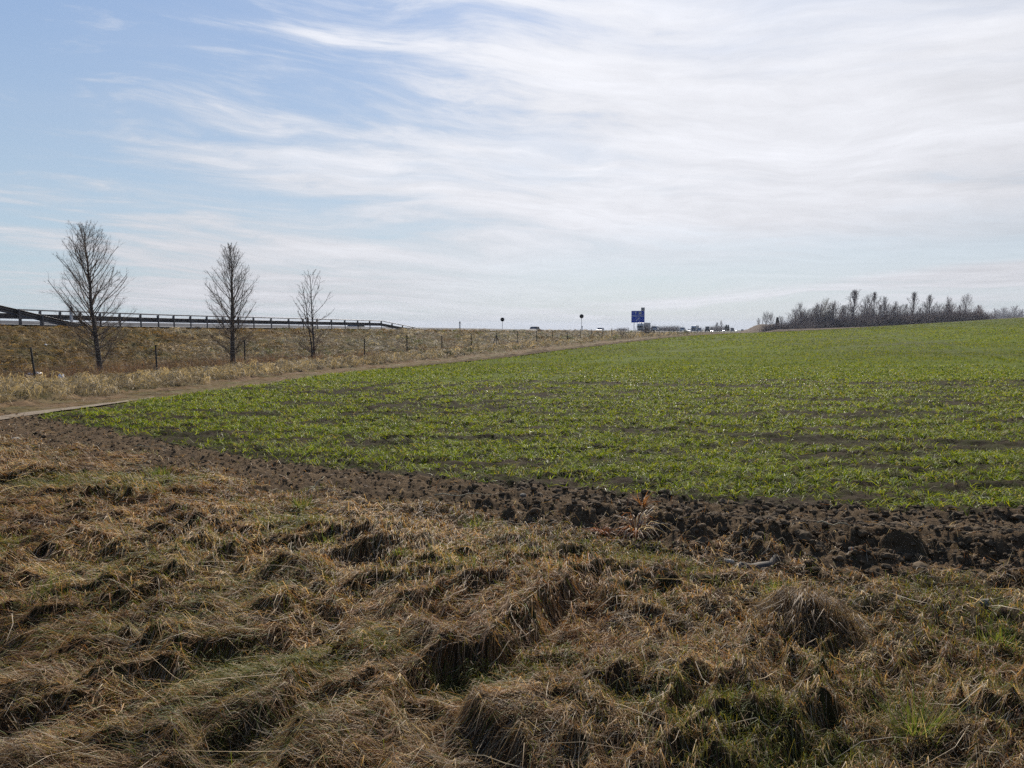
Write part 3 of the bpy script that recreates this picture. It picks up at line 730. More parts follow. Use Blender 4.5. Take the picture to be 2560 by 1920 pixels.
t1, _ = near_tree(253, 938, 29.4, 362, 178, 'tallest bare young tree, leftmost, with broad rounded crown and leaning dark trunk', t0=.24, r0=.10, nprim=78, elev=33, lean=(-.095, 0), twig=.0023, nsec=15, nter=6, low=28, up=.45, prof=lambda x: (1 - x) ** .5 * min(1, (x + .45) * 2.0))
t2, _ = near_tree(583, 918, 35.0, 298, 134, 'middle bare tree with narrow pointed crown and low side branches', t0=.22, r0=.115, nprim=74, elev=38, lean=(-.005, 0), twig=.0025, nsec=14, nter=5, low=26, up=.45,
                  prof=lambda x: (1 - x) ** .55 * min(1, (x + .45) * 2.0))
t3, kk = near_tree(787, 900, 42.0, 222, 112, 'smallest sparse bare tree with rusty dead leaves on its lower branches', t0=.28, r0=.055, nprim=22, elev=32, lean=(-.03, 0), twig=.0048, nsec=7, nter=3, low=12, prof=lambda x: (1 - x) ** .5)
def leaf_cloud(rg, n, c, s, size):
    V = []; Q = []
    for i in range(n):
        p = np.array(c) + rg.normal(0, 1, 3) * np.array(s); a = rg.normal(0, 1, 3); a /= np.linalg.norm(a); b = np.cross(a, rg.normal(0, 1, 3)); b /= np.linalg.norm(b)
        sz = size * rg.uniform(.6, 1.3); V += [p - a * sz, p + b * sz * .5, p + a * sz, p - b * sz * .5]; Q.append((4 * i, 4 * i + 1, 4 * i + 2, 4 * i + 3))
    return np.array(V), np.array(Q)
V1, Q1 = leaf_cloud(rg, 420, (-.05, 0, 1.15), (.55, .5, .30), .038); V2, Q2 = leaf_cloud(rg, 60, (-.55, 0, 1.75), (.25, .3, .15), .04)
link('leaves', mesh_np('leaves', np.concatenate([V1, V2]), np.concatenate([Q1, Q2 + len(V1)])), M['redleaf'], t3)
# second slender stem of the small tree
tr_, cr_ = bare_tree(rg, 3.6, 1.5, t0=.35, r0=.035, nprim=10, elev=55, lean=(-.13, 0), twig=.006, nsec=5, nter=2)
V, Q = tubes_np(tr_ + cr_, 4); so = link('second_stem', mesh_np('second_stem', V, Q, True), M['bark'], t3); so.location = (-.1, .05, .45)

# distant trees beyond the field: a few shapes, copied
def far_kit(kind):
    if kind == 'poplar': return bare_tree(rg, 10, 4.2, t0=.30, r0=.11, nprim=30, elev=60, twig=.017, nsec=9, nter=4, up=.2, prof=lambda x: max(.15, math.sin(math.pi * min(1, x * .8 + .25))) ** .7)
    if kind == 'round': return bare_tree(rg, 10, 8.0, t0=.15, r0=.20, nprim=48, elev=36, twig=.019, nsec=9, nter=4, prof=lambda x: (1 - x * .9) ** .5)
    if kind == 'oval': return bare_tree(rg, 10, 5.6, t0=.2, r0=.18, nprim=46, elev=42, twig=.019, nsec=9, nter=4, prof=lambda x: (1 - x) ** .5 * min(1, (x + .25) * 2.4))
    if kind == 'flat': return bare_tree(rg, 10, 9.0, t0=.48, r0=.22, nprim=40, elev=30, twig=.03, nsec=8, nter=4, prof=lambda x: (1 - x * .8) ** .4)
KIT = {}
for kind in ('poplar', 'round', 'oval', 'flat'):
    for vv in range(2 if kind != 'flat' else 1):
        tk, ck = far_kit(kind); V, Q = tubes_np(tk, 6); a = mesh_np('trunk', V, Q, True); V, Q = tubes_np(ck, 3); b = mesh_np('crown', V, Q, True); KIT[kind, vv] = (a, b)
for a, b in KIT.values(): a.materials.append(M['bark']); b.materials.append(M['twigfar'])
def far_tree(kind, vv, px, top, basey, Y, label, wide=1.0, mat=None, group='bare trees of the copse beyond the field', name='bare_tree'):
    a, b = KIT[kind, vv]; X, Zb = at(px, basey, Y); _, Zt = at(px, top, Y)
    hgt = (Zt - Zb) ; zb = min(Zb, gz(X, Y) if Y < 400 else Zb); hgt = Zt - zb
    r = empty(name, (X, Y, zb), rg.uniform(0, 6.28)); s = hgt / 10; r.scale = (s * wide, s * wide, s); tag(r, label, 'tree', group)
    if mat: b = b.copy(); b.materials.clear(); b.materials.append(mat)
    for nm, me in (('trunk', a), ('crown', b)):
        o = bpy.data.objects.new(nm, me); COL.objects.link(o); o.parent = r
    if mat is M['redleaf']:
        Vl, Ql = leaf_cloud(rg, 1500, (0, 0, 5.2), (1.5, 1.5, 2.0), .16); link('leaves', mesh_np('leaves', Vl, Ql), mat, r)
    return r
BASEY = lambda x: np.interp(x, [1860, 1905, 2050, 2278, 2560], [828, 824, 817, 806, 792])
FT = [('round', 0, 1999, 769, 'round grey bare tree at the left end of the copse', .62, None), ('oval', 0, 2040, 766, 'bare oval tree just right of the copse\'s left end tree', .9, None),
      ('round', 1, 2062, 760, 'bare tree with pale yellowish twigs in the left part of the copse', .7, 'twigpale'), ('oval', 1, 2082, 763, 'bare tree right of the yellowish one in the copse', .9, None),
      ('oval', 0, 2107, 766, 'short bare tree just left of the tallest poplar in the copse', .8, None), ('poplar', 0, 2131, 730, 'tallest tree of the copse, slim bare poplar shape', 1.6, None),
      ('round', 0, 2166, 752, 'spreading bare tree left against the second tall slim tree', .55, None), ('poplar', 1, 2184, 734, 'second tall slim bare tree from the left in the copse', 1.45, None),
      ('oval', 1, 2209, 747, 'fork topped bare tree right of the second tall slim tree', .85, None), ('oval', 0, 2236, 757, 'faint pale bare tree near the middle of the copse', .8, None),
      ('poplar', 0, 2280, 735, 'tall open bare tree standing alone over the shrubs mid copse', 1.5, None), ('poplar', 1, 2324, 740, 'thin spire like bare tree right of the middle of the copse', 1.35, None),
      ('round', 1, 2371, 754, 'wide low bare tree in the right part of the copse', .75, None), ('round', 0, 2413, 747, 'large rounded bare tree near the right end of the copse', .75, None),
      ('oval', 1, 2447, 765, 'tree with rusty red leaves at the right end of the copse', 1.2, 'redleaf')]
for j in range(26):
    x_ = 1985 + j * 16.4 + rg.uniform(-5, 5)
    FT.append((['round', 'oval'][j % 2], j % 2, x_, float(np.interp(x_, [1985, 2060, 2140, 2210, 2330, 2400, 2450, 2480], [782, 772, 776, 768, 768, 760, 766, 782])) + rg.normal(0, 4), None, rg.uniform(.85, 1.25), None))
for (k, vv, x, top, lb, wd, mt) in FT:
    if lb is None: lb = 'one of the low rounded bare trees filling the copse behind the hedge beyond the field'
    far_tree(k, vv, x, top, float(BASEY(x)) + 3, 285 + rg.uniform(-6, 8), lb, wd, M[mt] if mt else None)
# understorey shrubs of the copse
def shrub_mesh(rg, h, w_, n, twig):
    br = []
    for i in range(n):
        az = rg.uniform(0, 6.28); el = R(rg.uniform(35, 88)); x0 = rg.normal(0, w_ * .22, 2)
        P, Rd = grow(rg, np.array([x0[0], x0[1], 0]), np.array([math.cos(az) * math.cos(el), math.sin(az) * math.cos(el), math.sin(el)]), h * rg.uniform(.55, 1.05), twig * 1.6, 5, .35, .14); br.append((P, Rd))
        for j in range(5):
            f = rg.uniform(.25, .95); q = np.array([np.interp(f, np.linspace(0, 1, 5), P[:, c]) for c in range(3)])
            P2, R2 = grow(rg, q, (P[-1] - P[0]) / h + rg.normal(0, .5, 3), h * rg.uniform(.15, .38), twig, 3, .3, .2); br.append((P2, R2))
    V, Q = tubes_np(br, 3); return mesh_np('shrub', V, Q, True)
SH = [shrub_mesh(rg, 4.0, 5.5, 80, .020) for _ in range(3)]
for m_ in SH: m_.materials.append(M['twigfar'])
def put_shrub(mesh, X, Y, z, h, wf, label, group, name='bare_shrub'):
    o = bpy.data.objects.new(name, mesh); COL.objects.link(o); o.location = (X, Y, z); s = h / 4; o.scale = (s * wf, s * wf, s); o.rotation_euler = (0, 0, rg.uniform(0, 6.28))
    return tag(o, label, 'shrub', group)
x = 1912.0; i = 0
while x < 2478:
    top = np.interp(x, [1905, 1940, 1990, 2060, 2140, 2200, 2260, 2330, 2400, 2480], [813, 806, 800, 797, 790, 788, 785, 781, 776, 776]) + rg.normal(0, 5)
    Y = 268 + rg.uniform(0, 9) if x < 2150 else 262 + rg.uniform(0, 10)
    X, Zt = at(x, top, Y); zb = gz(X, Y) - .15
    put_shrub(SH[i % 3], X, Y, zb, max(1.2, Zt - zb), 1.15, 'dense bare purplish grey shrub in the hedge under the copse beyond the field', 'shrubs under the copse'); i += 1
    x += rg.uniform(7, 11)
for k_ in range(34):
    x = rg.uniform(1990, 2470); top = rg.uniform(778, 788) - (x - 1990) / 480 * 8; Y = rg.uniform(276, 298); X, Zt = at(x, top, Y); zb = gz(X, Y) - .2
    put_shrub(SH[k_ % 3], X, Y, zb, max(1.5, Zt - zb), 1.0, 'dense bare purplish grey shrub in the hedge under the copse beyond the field', 'shrubs under the copse')
# bluish trees far beyond the right end
for (x, top, lb) in [(2489, 779, 'small hazy tree just right of the rusty leaved tree'), (2508, 776, 'hazy blue grey tree left of the far rounded tree'), (2535, 773, 'rounded hazy blue grey tree on the far skyline at right edge'), (2551, 780, 'last low hazy tree at the right edge of the skyline')]:
    far_tree('round', int(x) % 2, x, top, 812, 900, lb, 1.15, None, 'hazy trees far behind the hill')
for (x, top, wd_) in [(2484, 786, 1.0), (2496, 782, 1.0), (2508, 781, 1.1), (2520, 784, 1.0), (2533, 776, 1.3), (2543, 778, 1.1)]:
    X, Zt = at(x, top, 880); zb = at(x, 815, 880)[1]
    put_shrub(SH[int(x) % 3], X, 880, zb, Zt - zb, wd_, 'dense hazy crown in the far tree group behind the hill at the right edge', 'hazy trees far behind the hill', 'distant_tree')
# trees on the horizon left of the hedge
M['twigmid'] = M['twigfar']
for (k, x, top, Y, lb, wd) in [('flat', 1915, 793, 420, 'flat topped tree with several stems on the skyline left of the copse', .62), ('oval', 1896, 797, 430, 'faint thin round tree left of the flat topped skyline tree', .7), ('poplar', 1906, 795, 430, 'thin upright sapling beside the flat topped skyline tree', .5),
        ('flat', 1927, 795, 425, 'right half of the flat topped pair of skyline trees', .6), ('round', 1952, 797, 420, 'low dark rounded skyline tree between column tree and copse', .9),
        ('oval', 1790, 810, 640, 'lowest left of three dark trees above the distant vans', .8), ('poplar', 1793, 807, 640, 'dark upright tree left of the tall round headed far tree', 1.2), ('oval', 1803, 803, 640, 'tall round headed tree over the distant traffic', .7)]:
    far_tree(k, 0, x, top, 829, Y, lb, wd, None, 'scattered trees on the horizon')
for j in range(26):
    x = [1548, 1553, 1560, 1566, 1652, 1660, 1667, 1674, 1681, 1688, 1693, 1698, 1706, 1712, 1718, 1722, 1770, 1782, 1815, 1824, 1833, 1842, 1852, 1862, 1872, 1880][j]
    top = [820, 818, 819, 817, 814, 816, 813, 815, 817, 813, 816, 814, 817, 813, 812, 815, 819, 815, 816, 815, 813, 812, 813, 814, 812, 814][j]
    X, Zt = at(x, top, 620); zb = at(x, 831, 620)[1]
    put_shrub(SH[j % 3], X, 620 + 3 * j, zb, Zt - zb, 1.15, 'small dark bush on the far horizon behind the motorway', 'bushes on the horizon behind the motorway')
def conifer(px, top, basey, Y, wd, label):
    X, zb = at(px, basey, Y); _, zt = at(px, top, Y); hh = zt - zb; V = []; Q = []
    for i in range(900):
        t = rg.random() ** .8; a = rg.uniform(0, 6.28); r_ = wd * (1 - t) ** .8 * rg.uniform(.5, 1.1); p = np.array([r_ * math.cos(a), r_ * math.sin(a), .05 * hh + t * hh * .95])
        d = np.array([math.cos(a), math.sin(a), -.3]) * .35; e = np.array([-math.sin(a), math.cos(a), rg.normal(0, .3)]) * .25
        V += [p - d - e, p + d - e, p + d + e, p - d + e]; Q.append((4 * i, 4 * i + 1, 4 * i + 2, 4 * i + 3))
    r = tag(empty('conifer', (X, Y, zb)), label, 'tree'); link('foliage', mesh_np('foliage', np.array(V), np.array(Q)), M['evergreen'], r)
    mb = MB(); mb.tube([(0, 0, 0), (0, 0, hh * .9)], [.15, .04], 6); mb.build('trunk', M['bark'], r)
conifer(1943, 794, 824, 300, .7, 'dark narrow column shaped evergreen left of the copse')
conifer(1815.5, 812, 826, 500, .6, 'left of two tiny dark pointed conifers above the traffic')
conifer(1820.5, 813, 826, 500, .5, 'right of two tiny dark pointed conifers above the traffic')
# grassy mound on the horizon
def hillock():
    V = []; Q = []; n = 40
    for i in range(n):
        for j in range(12):
            x = 1845 + i * 2.4; Y = 300 + j * 5
            top = np.interp(x, [1845, 1870, 1885, 1900, 1915, 1945], [830, 823, 815, 811, 811, 812])
            X, zt = at(x, top, 330); zb = at(x, 832, 330)[1]; f = math.sin(math.pi * j / 11)
            X = X * Y / 330; V.append((X, Y, zb + (zt - zb) * f + .12 * float(fbm(np.array(X), np.array(float(Y)), 3))))
            if i and j: a = (i - 1) * 12 + j - 1; Q.append((a, a + 12, a + 13, a + 1))
    tag(link('hill', mesh_np('hill', np.array(V), np.array(Q), True), M['margin']), kind='structure')
hillock()
# shrubs on the fence line by the sign
NS = [shrub_mesh(rg, 1.7, 1.6, 90, .006), shrub_mesh(rg, 1.7, 1.6, 70, .006)]
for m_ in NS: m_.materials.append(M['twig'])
def fence_shrub(px, py, hpx, wf, label, k=0):
    Y = 48100 / (2010 - px) * 1.0; X = TT * Y - 24.3 - .3; h = hpx * Y / F
    o = put_shrub(NS[k], X, Y, gz(X, Y), h, 1, label, 'bushes on the fence line'); o.scale = (h / 1.7 * wf, h / 1.7 * wf, h / 1.7)
fence_shrub(1623, 838, 32, .85, 'bare dark bush on the fence line in front of the grey lorry trailer')
fence_shrub(1612, 838, 17, .9, 'low reddish bush left against the bush before the lorry', 1)
fence_shrub(1563, 843, 19, .8, 'small bare bush on the fence line left of the blue sign', 1)

# ---------------------------------------------------------------- wire fence
def fence():
    r = tag(empty('wire_fence', (TT * 20 - 24.3, 20, gz(TT * 20 - 24.3, 20))), 'long wire stock fence on thin dark posts at the foot of the bank', 'fence')
    o0 = np.array(r.location); pm = None; tops = []
    for n in range(-5, 62):
        Y = 48100 / 1.0 * .0000975 * (n + 9.34)
        X = TT * Y - 24.3; z = gz(X, Y); hh = 1.12 + .05 * math.sin(n * 2.3)
        if n == -4: hh = 1.14
        lx, ly = rg.normal(0, .02), rg.normal(0, .02)
        if n == -4: lx = -.115
        if n == -3: lx = -.05
        if n == 10: lx = -.08
        mb = MB(); mb.tube([(0, 0, -.2), (lx, ly, hh * 1.0)], [.034, .030], 7); po = mb.build('post', M['post'], r); po.location = np.array((X, Y, z)) - o0
        tops.append((X - o0[0], Y - o0[1], z - o0[2], lx, ly, hh))
        if n in (4, 18):
            for sgn in (-1, 1):
                mb = MB(); mb.tube([(sgn * 1.0 * ST, sgn * 1.0 * CT, -.1), (0, 0, hh * .85)], .024, 6); br = mb.build('brace', M['post'], r); br.location = po.location
    for hf in (.12, .35, .55, .78, .97):
        mb = MB(); mb.tube([(a + lx * hf, b + ly * hf, c + hh * hf) for (a, b, c, lx, ly, hh) in tops], .0038, 3, False); mb.build('wire', M['wire'], r)
fence()

# ---------------------------------------------------------------- guard rails
def w_rail(pts, name, parent, k=1.0):
    """W-profile beam swept along pts (each: x, y, z of the beam's centre), broad side towards the road"""
    prof = [(-.155, 0), (-.13, .03), (-.08, .08), (-.03, .08), (0, .03), (.03, .08), (.08, .08), (.13, .03), (.155, 0), (.15, -.004), (.08, .072), (.03, .072), (0, .022), (-.03, .072), (-.08, .072), (-.15, -.004)]
    V = []; Q = []; m = len(prof)
    for i, p in enumerate(pts):
        for (dz_, du) in prof: V.append((p[0] - CT * du, p[1] + ST * du, p[2] + dz_ * k))
        if i:
            for j in range(m): a = (i - 1) * m; Q.append((a + j, a + (j + 1) % m, a + m + (j + 1) % m, a + m + j))
    return link(name, mesh_np(name, np.array(V), np.array(Q)), M['steel'], parent)
def guardrail(u, Ypts, hfun, label, top_tube=True):
    """Ypts: depths of the posts"""
    L0 = []
    for Y in Ypts:
        X = (TT * Y - u / CT); _, s = us(X, Y); z = float(road_z(s)); L0.append((X, Y, z))
    o0 = np.array(L0[0]); r = tag(empty('guard_rail', L0[0]), label, 'guard rail')
    beam = []; tube = []
    for i, (X, Y, z) in enumerate(L0):
        h = hfun(Y); p = np.array((X, Y, z)) - o0
        if h > .2:
            mb = MB(); mb.box((0, 0, h * .5 - .15), (.045, .08, h + .3), -math.atan(TT)); mb.box((-.05, .02, h - .12), (.10, .06, .18), -math.atan(TT))
            po = mb.build('post', M['steel'], r); po.location = p
        beam.append((p[0] - .09, p[1] + .03, p[2] + h - (.30 if top_tube else .155))); tube.append((p[0], p[1], p[2] + h + .02))
    w_rail(beam, 'rail', r, .85 if top_tube else 1.0)
    if top_tube:
        mb = MB(); mb.tube(tube, .035, 8); mb.build('top_bar', M['steel'], r)
inv = lambda x: 76600 / (2010 - x)
xs = [-90, -30, 12 - 290] ; 
post_px = [-70, -10, 45, 95, 145, 195, 245, 294, 346, 390, 429, 471, 512, 552, 591, 629, 673, 717, 753, 788, 824, 857.6, 890, 920, 949, 976, 1002, 1028, 1052]
hf2 = lambda Y: float(np.interp(Y, [0, inv(949), inv(1052)], [.74, .74, .05]))
guardrail(36.1, [inv(p) for p in post_px], hf2, 'long steel guard rail along the motorway edge, dipping to the ground at its far end')
hf1 = lambda Y: float(np.interp(Y, [20, 36.5, 41.0], [.98, .98, .05]))
guardrail(34.9, [35.0 * 2110 / (2010 - p) * .985 for p in (-260, -190, -120, -55, 12, 77, 134, 194, 250)], hf1, 'taller steel guard rail at the left edge sloping down to the ground', top_tube=False)

# ---------------------------------------------------------------- reflector posts
def delineator(px, u, hh, label, back=False):
    Y = u / CT * F / (2010 - px); X = TT * Y - u / CT; _, s = us(X, Y); z = float(road_z(s)) + (.2 if u > 40 else 0)
    r = tag(empty('reflector_post', (X, Y, z), -math.atan(TT)), label, 'reflector post', 'reflector posts along the motorway')
    mb = MB(); mb.box((0, 0, hh * .37 - .1), (.13, .10, hh * .74 + .2), 0, .92); mb.box((0, 0, hh * .97), (.115, .09, hh * .06), 0, .7); mb.build('post', M['plastic'], r)
    mb = MB(); mb.box((0, 0, hh * .84), (.122, .096, hh * .20)); mb.build('black_band', M['black'], r)
    mb = MB(); mb.box((0, -.052, hh * .84), (.05, .012, hh * .14)); mb.build('reflector', M['greyplastic'], r)
delineator(182, 36.0, 1.0, 'white post with black top behind the first tree, above the guard rail')
delineator(1150, 35.9, 1.0, 'white post with black top standing alone right of the guard rail end')
delineator(1455, 35.9, 1.0, 'white post with black top at the foot of the right round sign')

# ---------------------------------------------------------------- round signs (dark discs with slightly paler rims)
def round_sign(px, py, r_px, u, label):
    Y = u / CT * F / (2010 - px); X, Zc = at(px, py, Y); _, s = us(X, Y); zb = float(road_z(s)) - .05 if u < 40 else float(road_z(s)) + .05
    rad = r_px * Y / F; r = tag(empty('round_sign', (X, Y, zb), -.12), label, 'road sign', 'pair of round signs')
    mb = MB(); mb.disc((0, 0, Zc - zb), rad * .90, .012); mb.build('sign_face', M['darkdisc'], r)
    mb = MB()
    n = 32; V = []
    for k, (rr, yy) in enumerate([(rad * .9, -.012), (rad, -.012), (rad, .012), (rad * .9, .012)]):
        for j in range(n): a = 2 * math.pi * j / n; V.append((rr * math.cos(a), yy, Zc - zb + rr * math.sin(a)))
    mb.add(V, [(k * n + j, k * n + (j + 1) % n, ((k + 1) % 4) * n + (j + 1) % n, ((k + 1) % 4) * n + j) for k in range(4) for j in range(n)]); mb.build('rim', M['rim'], r)
    mb = MB(); mb.tube([(0, .035, -.3), (0, .035, Zc - zb + rad * .8)], .034, 8); mb.build('pole', M['steel'], r)
    mb = MB(); mb.box((0, .02, Zc - zb), (.14, .05, .04)); mb.build('clamp', M['steel'], r)
round_sign(1256, 798.8, 5.0, 49.8, 'left dark round sign on a thin pole beyond the road')
round_sign(1454, 790.8, 5.2, 36.0, 'right dark round sign on a thin pole, a bit higher')

# ---------------------------------------------------------------- blue rest area sign
def text_mesh(s, size, mat, parent, loc, name, bold=0.0):
    c = bpy.data.curves.new(name, 'FONT'); c.body = s; c.size = size; c.align_x = 'CENTER'; c.align_y = 'CENTER'; c.extrude = .006; c.offset = bold
    o = bpy.data.objects.new(name, c); COL.objects.link(o)
    dg = bpy.context.evaluated_depsgraph_get(); me = bpy.data.meshes.new_from_object(o.evaluated_get(dg)); bpy.data.objects.remove(o)
    me.materials.clear(); o = link(name, me, mat, parent); o.location = loc; o.rotation_euler = (R(90), 0, 0); return o
def big_sign():
    px = 1594.5; u = 35.4; Y = u / CT * F / (2010 - px); X, zb0 = at(px, 830, Y); k = Y / F
    zg = gz(X, Y); _, z0 = at(px, 806.3, Y); _, z1 = at(px, 777, Y)
    r = tag(empty('motorway_sign', (X, Y, zg), -.10), 'large blue rest area sign with white arrow on two posts beside the motorway', 'road sign')
    wd = 32.5 * k; zc = (z0 + z1) / 2 - zg; hh = z1 - z0
    mb = MB(); mb.box((0, 0, zc), (wd, .05, hh)); pan = mb.build('panel', M['blue'], r, bevel=.01)
    mb = MB(); t = .05
    for (a, b, c, d) in [(0, zc + hh / 2 - .09, wd - .16, t), (0, zc - hh / 2 + .09, wd - .16, t)]: mb.box((a, -.029, b), (c, .008, d))
    for sx in (-1, 1): mb.box((sx * (wd / 2 - .09), -.030, zc), (t, .008, hh - .20))
    mb.build('border', M['blue'], r)
    for (ax, zz) in ((-.29 * wd, 0), (.27 * wd, 0)):
        mb = MB(); mb.tube([(ax, .07, -.4), (ax, .07, zc + hh * .4)], .06, 8); mb.build('pole', M['steel'], r)
    text_mesh('P', .72, M['signwhite'], r, (-.17 * wd, -.03, zc + hh * .31), 'parking_letter', .02)
    mb = MB(); mb.box((.16 * wd, -.031, zc + hh * .31), (.20 * wd, .010, .20 * wd)); mb.build('toilet_plate', M['signwhite'], r)
    text_mesh('WC', .34, M['black'], r, (.16 * wd, -.04, zc + hh * .31), 'toilet_lettering', .012)
    text_mesh('Burgauer Nord', .40, M['signwhite'], r, (0, -.03, zc + hh * .06), 'place_name', .012)
    # arrow pointing up and right
    a = R(45); mb = MB(); P = [(-.75, -.07), (.25, -.07), (.25, -.24), (.72, 0), (.25, .24), (.25, .07), (-.75, .07)]
    V = []
    for yy in (-.026, -.036):
        for (p, q_) in P: V.append(((p * math.cos(a) - q_ * math.sin(a)) * .78 - .02, yy, zc - hh * .22 + (p * math.sin(a) + q_ * math.cos(a)) * .78))
    n = len(P); mb.add(V, [tuple(range(n)), tuple(range(n, 2 * n))[::-1]] + [(j, (j + 1) % n, (j + 1) % n + n, j + n) for j in range(n)]); mb.build('arrow', M['signwhite'], r)
    ps = 9 * k; cx = wd / 2 - ps / 2 + .02
    mb = MB(); mb.box((cx, 0, zc + hh / 2 + ps * .46), (ps, .04, ps * .9)); mb.build('top_plate', M['signgrey'], r)
    mb = MB(); mb.box((cx - ps * .1, -.026, zc + hh / 2 + ps * .5), (ps * .12, .008, ps * .62), 0); ob = mb.build('diagonal_bar', M['black'], r)
    for v in ob.data.vertices:
        x_, z_ = v.co.x - cx, v.co.z - (zc + hh / 2 + ps * .46); c_, s_ = math.cos(.7), math.sin(.7); v.co.x, v.co.z = cx + x_ * c_ - z_ * s_, zc + hh / 2 + ps * .46 + x_ * s_ + z_ * c_
big_sign()

# ---------------------------------------------------------------- vehicles (nose towards -Y of their own axes)
def extrude_profile(mb, prof, x0, x1, inset=0.0):
    n = len(prof); V = [(x0, p, q) for p, q in prof] + [(x1, p, q) for p, q in prof]
    mb.add(V, [tuple(range(n)), tuple(range(n, 2 * n))[::-1]] + [(j, (j + 1) % n, (j + 1) % n + n, j + n) for j in range(n)])
def car(name, cat, label, paint, X, Y, z, rz, lit=False, van=False):
    r = tag(empty(name, (X, Y, z), rz), label, cat, 'vehicles on the motorway')
    hw = .90 if not van else .98; hb = .95 if not van else 1.15; top = 1.48 if not van else 2.3
    mb = MB(); extrude_profile(mb, [(-2.15, .32), (-2.2, .62), (-2.05, .78), (-1.0 if not van else -1.55, hb), (1.95, hb + .02), (2.15, .85), (2.18, .34)], -hw, hw); mb.build('body', paint, r, bevel=.05)
    ga = [(-1.02, hb - .02), (-.25, top - .07), (1.35, top - .05), (1.98, hb)] if not van else [(-1.6, hb - .02), (-1.05, top - .1), (1.95, top - .08), (2.08, hb)]
    mb = MB(); extrude_profile(mb, ga, -hw * .86, hw * .86); mb.build('windows', M['glass'], r, bevel=.03)
    mb = MB(); a, b = ga[1], ga[2]; mb.box((0, (a[0] + b[0]) / 2, top - .035), (hw * 1.62, b[0] - a[0] + .1, .08))
    for sx in (-1, 1):
        for (p, q_) in ((ga[0], ga[1]), (ga[3], ga[2])): mb.tube([(sx * hw * .85, p[0], p[1]), (sx * hw * .82, q_[0], q_[1] + .03)], .045, 6)
        if van: mb.box((sx * hw * .865, .75, (hb + top) / 2), (.05, 2.3, top - hb - .06))
    mb.build('roof', paint, r, bevel=.02)
    for sx in (-1, 1):
        for yy in (-1.35, 1.35):
            mb = MB(); mb.wheel((sx * (hw - .10), yy, .33), .33, .22); mb.build('wheel', M['tyre'], r)
        mb = MB(); mb.box((sx * (hw - .25), -2.17, .68), (.34, .12, .16)); mb.build('headlight', M['lamp'] if lit else M['plastic'], r)
        mb = MB(); mb.box((sx * (hw - .2), 2.15, .82), (.26, .08, .18)); mb.build('tail_light', M['redlamp'], r)
    return r
def truck(label, cabmat, X, Y, z, rz):
    r = tag(empty('lorry', (X, Y, z), rz), label, 'lorry', 'vehicles on the motorway')
    mb = MB(); extrude_profile(mb, [(-1.15, .55), (-1.2, 2.0), (-1.05, 3.2), (-.6, 3.75), (1.0, 3.85), (1.0, .55)], -1.22, 1.22); mb.build('cab', cabmat, r, bevel=.06)
    mb = MB(); mb.box((0, -1.17, 2.25), (2.15, .08, .85)); mb.build('windscreen', M['glass'], r)
    mb = MB(); mb.box((0, -1.22, 1.15), (1.9, .06, .7)); mb.build('grille', M['black'], r)
    mb = MB(); mb.box((0, -1.25, .62), (2.42, .14, .34)); mb.build('bumper', M['white'], r, bevel=.03)
    mb = MB(); mb.box((0, 8.2, 2.55), (2.5, 13.4, 2.75)); mb.build('trailer', M['tarp'], r, bevel=.03)
    mb = MB(); mb.box((0, 8.0, 1.05), (2.3, 13.2, .22)); mb.build('chassis', M['black'], r)
    for sx in (-1, 1):
        mb = MB(); mb.box((sx * 1.38, -1.0, 2.3), (.14, .12, .75)); mb.build('mirror', M['black'], r)
        mb = MB(); mb.box((sx * .95, -1.31, .66), (.32, .05, .16)); mb.build('headlight', M['plastic'], r)
        for yy in (-.2, 3.2, 10.0, 11.3, 12.6):
            mb = MB(); mb.wheel((sx * 1.08, yy, .52), .52, .3); mb.build('wheel', M['tyre'], r)
    return r
def lane_pos(px, u):
    Y = u / CT * F / (2010 - px); X = TT * Y - u / CT; _, s = us(X, Y)
    return X, Y, (float(near_lane(u, s)) if u < 50 else float(far_lane(u, s))) + .035
AWAY = math.pi - math.atan(TT); TOWARD = -math.atan(TT)
def put(px, u, fn, *a, **k):
    X, Y, z = lane_pos(px, u); return fn(*a, X=X, Y=Y, z=z, rz=AWAY if u < 50 else TOWARD, **k)
put(886, 62, car, 'car', 'car', 'silver car seen under the guard rail', M['carsilver'])
put(1335, 62, car, 'car', 'car', 'dark car roof showing over the road between the round signs', M['cardark'])
put(1500, 62, car, 'car', 'car', 'white car just right of the right round sign', M['carwhite'])
put(1637, 42, car, 'car', 'car', 'white car right of the grey lorry trailer', M['carwhite'])
put(1706, 42, car, 'car', 'car', 'white car left of the smaller lorry', M['carwhite'])
put(1748, 42, car, 'car', 'car', 'pale car in front of the smaller lorry', M['carsilver'])
put(1722, 60, car, 'car', 'car', 'far white car low beside the smaller lorry', M['carwhite'])
put(1768, 42, car, 'van', 'van', 'dark van seen from behind right of the smaller lorry', M['cardark'], van=True)
put(1779, 60, car, 'car', 'car', 'left of the distant cars with lit headlights', M['carwhite'], lit=True)
put(1808, 60, car, 'car', 'car', 'middle distant car with lit headlights', M['carsilver'], lit=True)
put(1830, 42, car, 'van', 'van', 'grey van seen from behind among the distant traffic', M['cargrey'], van=True)
put(1840, 60, car, 'car', 'car', 'right of the distant cars with lit headlights', M['carsilver'], lit=True)
put(1855, 42, car, 'car', 'car', 'rightmost distant car, dark with pale roof', M['cardark'])
put(1601, 63, truck, 'lorry with grey trailer just below the blue sign', M['white'])
put(1733, 63, truck, 'smaller looking lorry with blue cab further along the motorway', M['cabblue'])

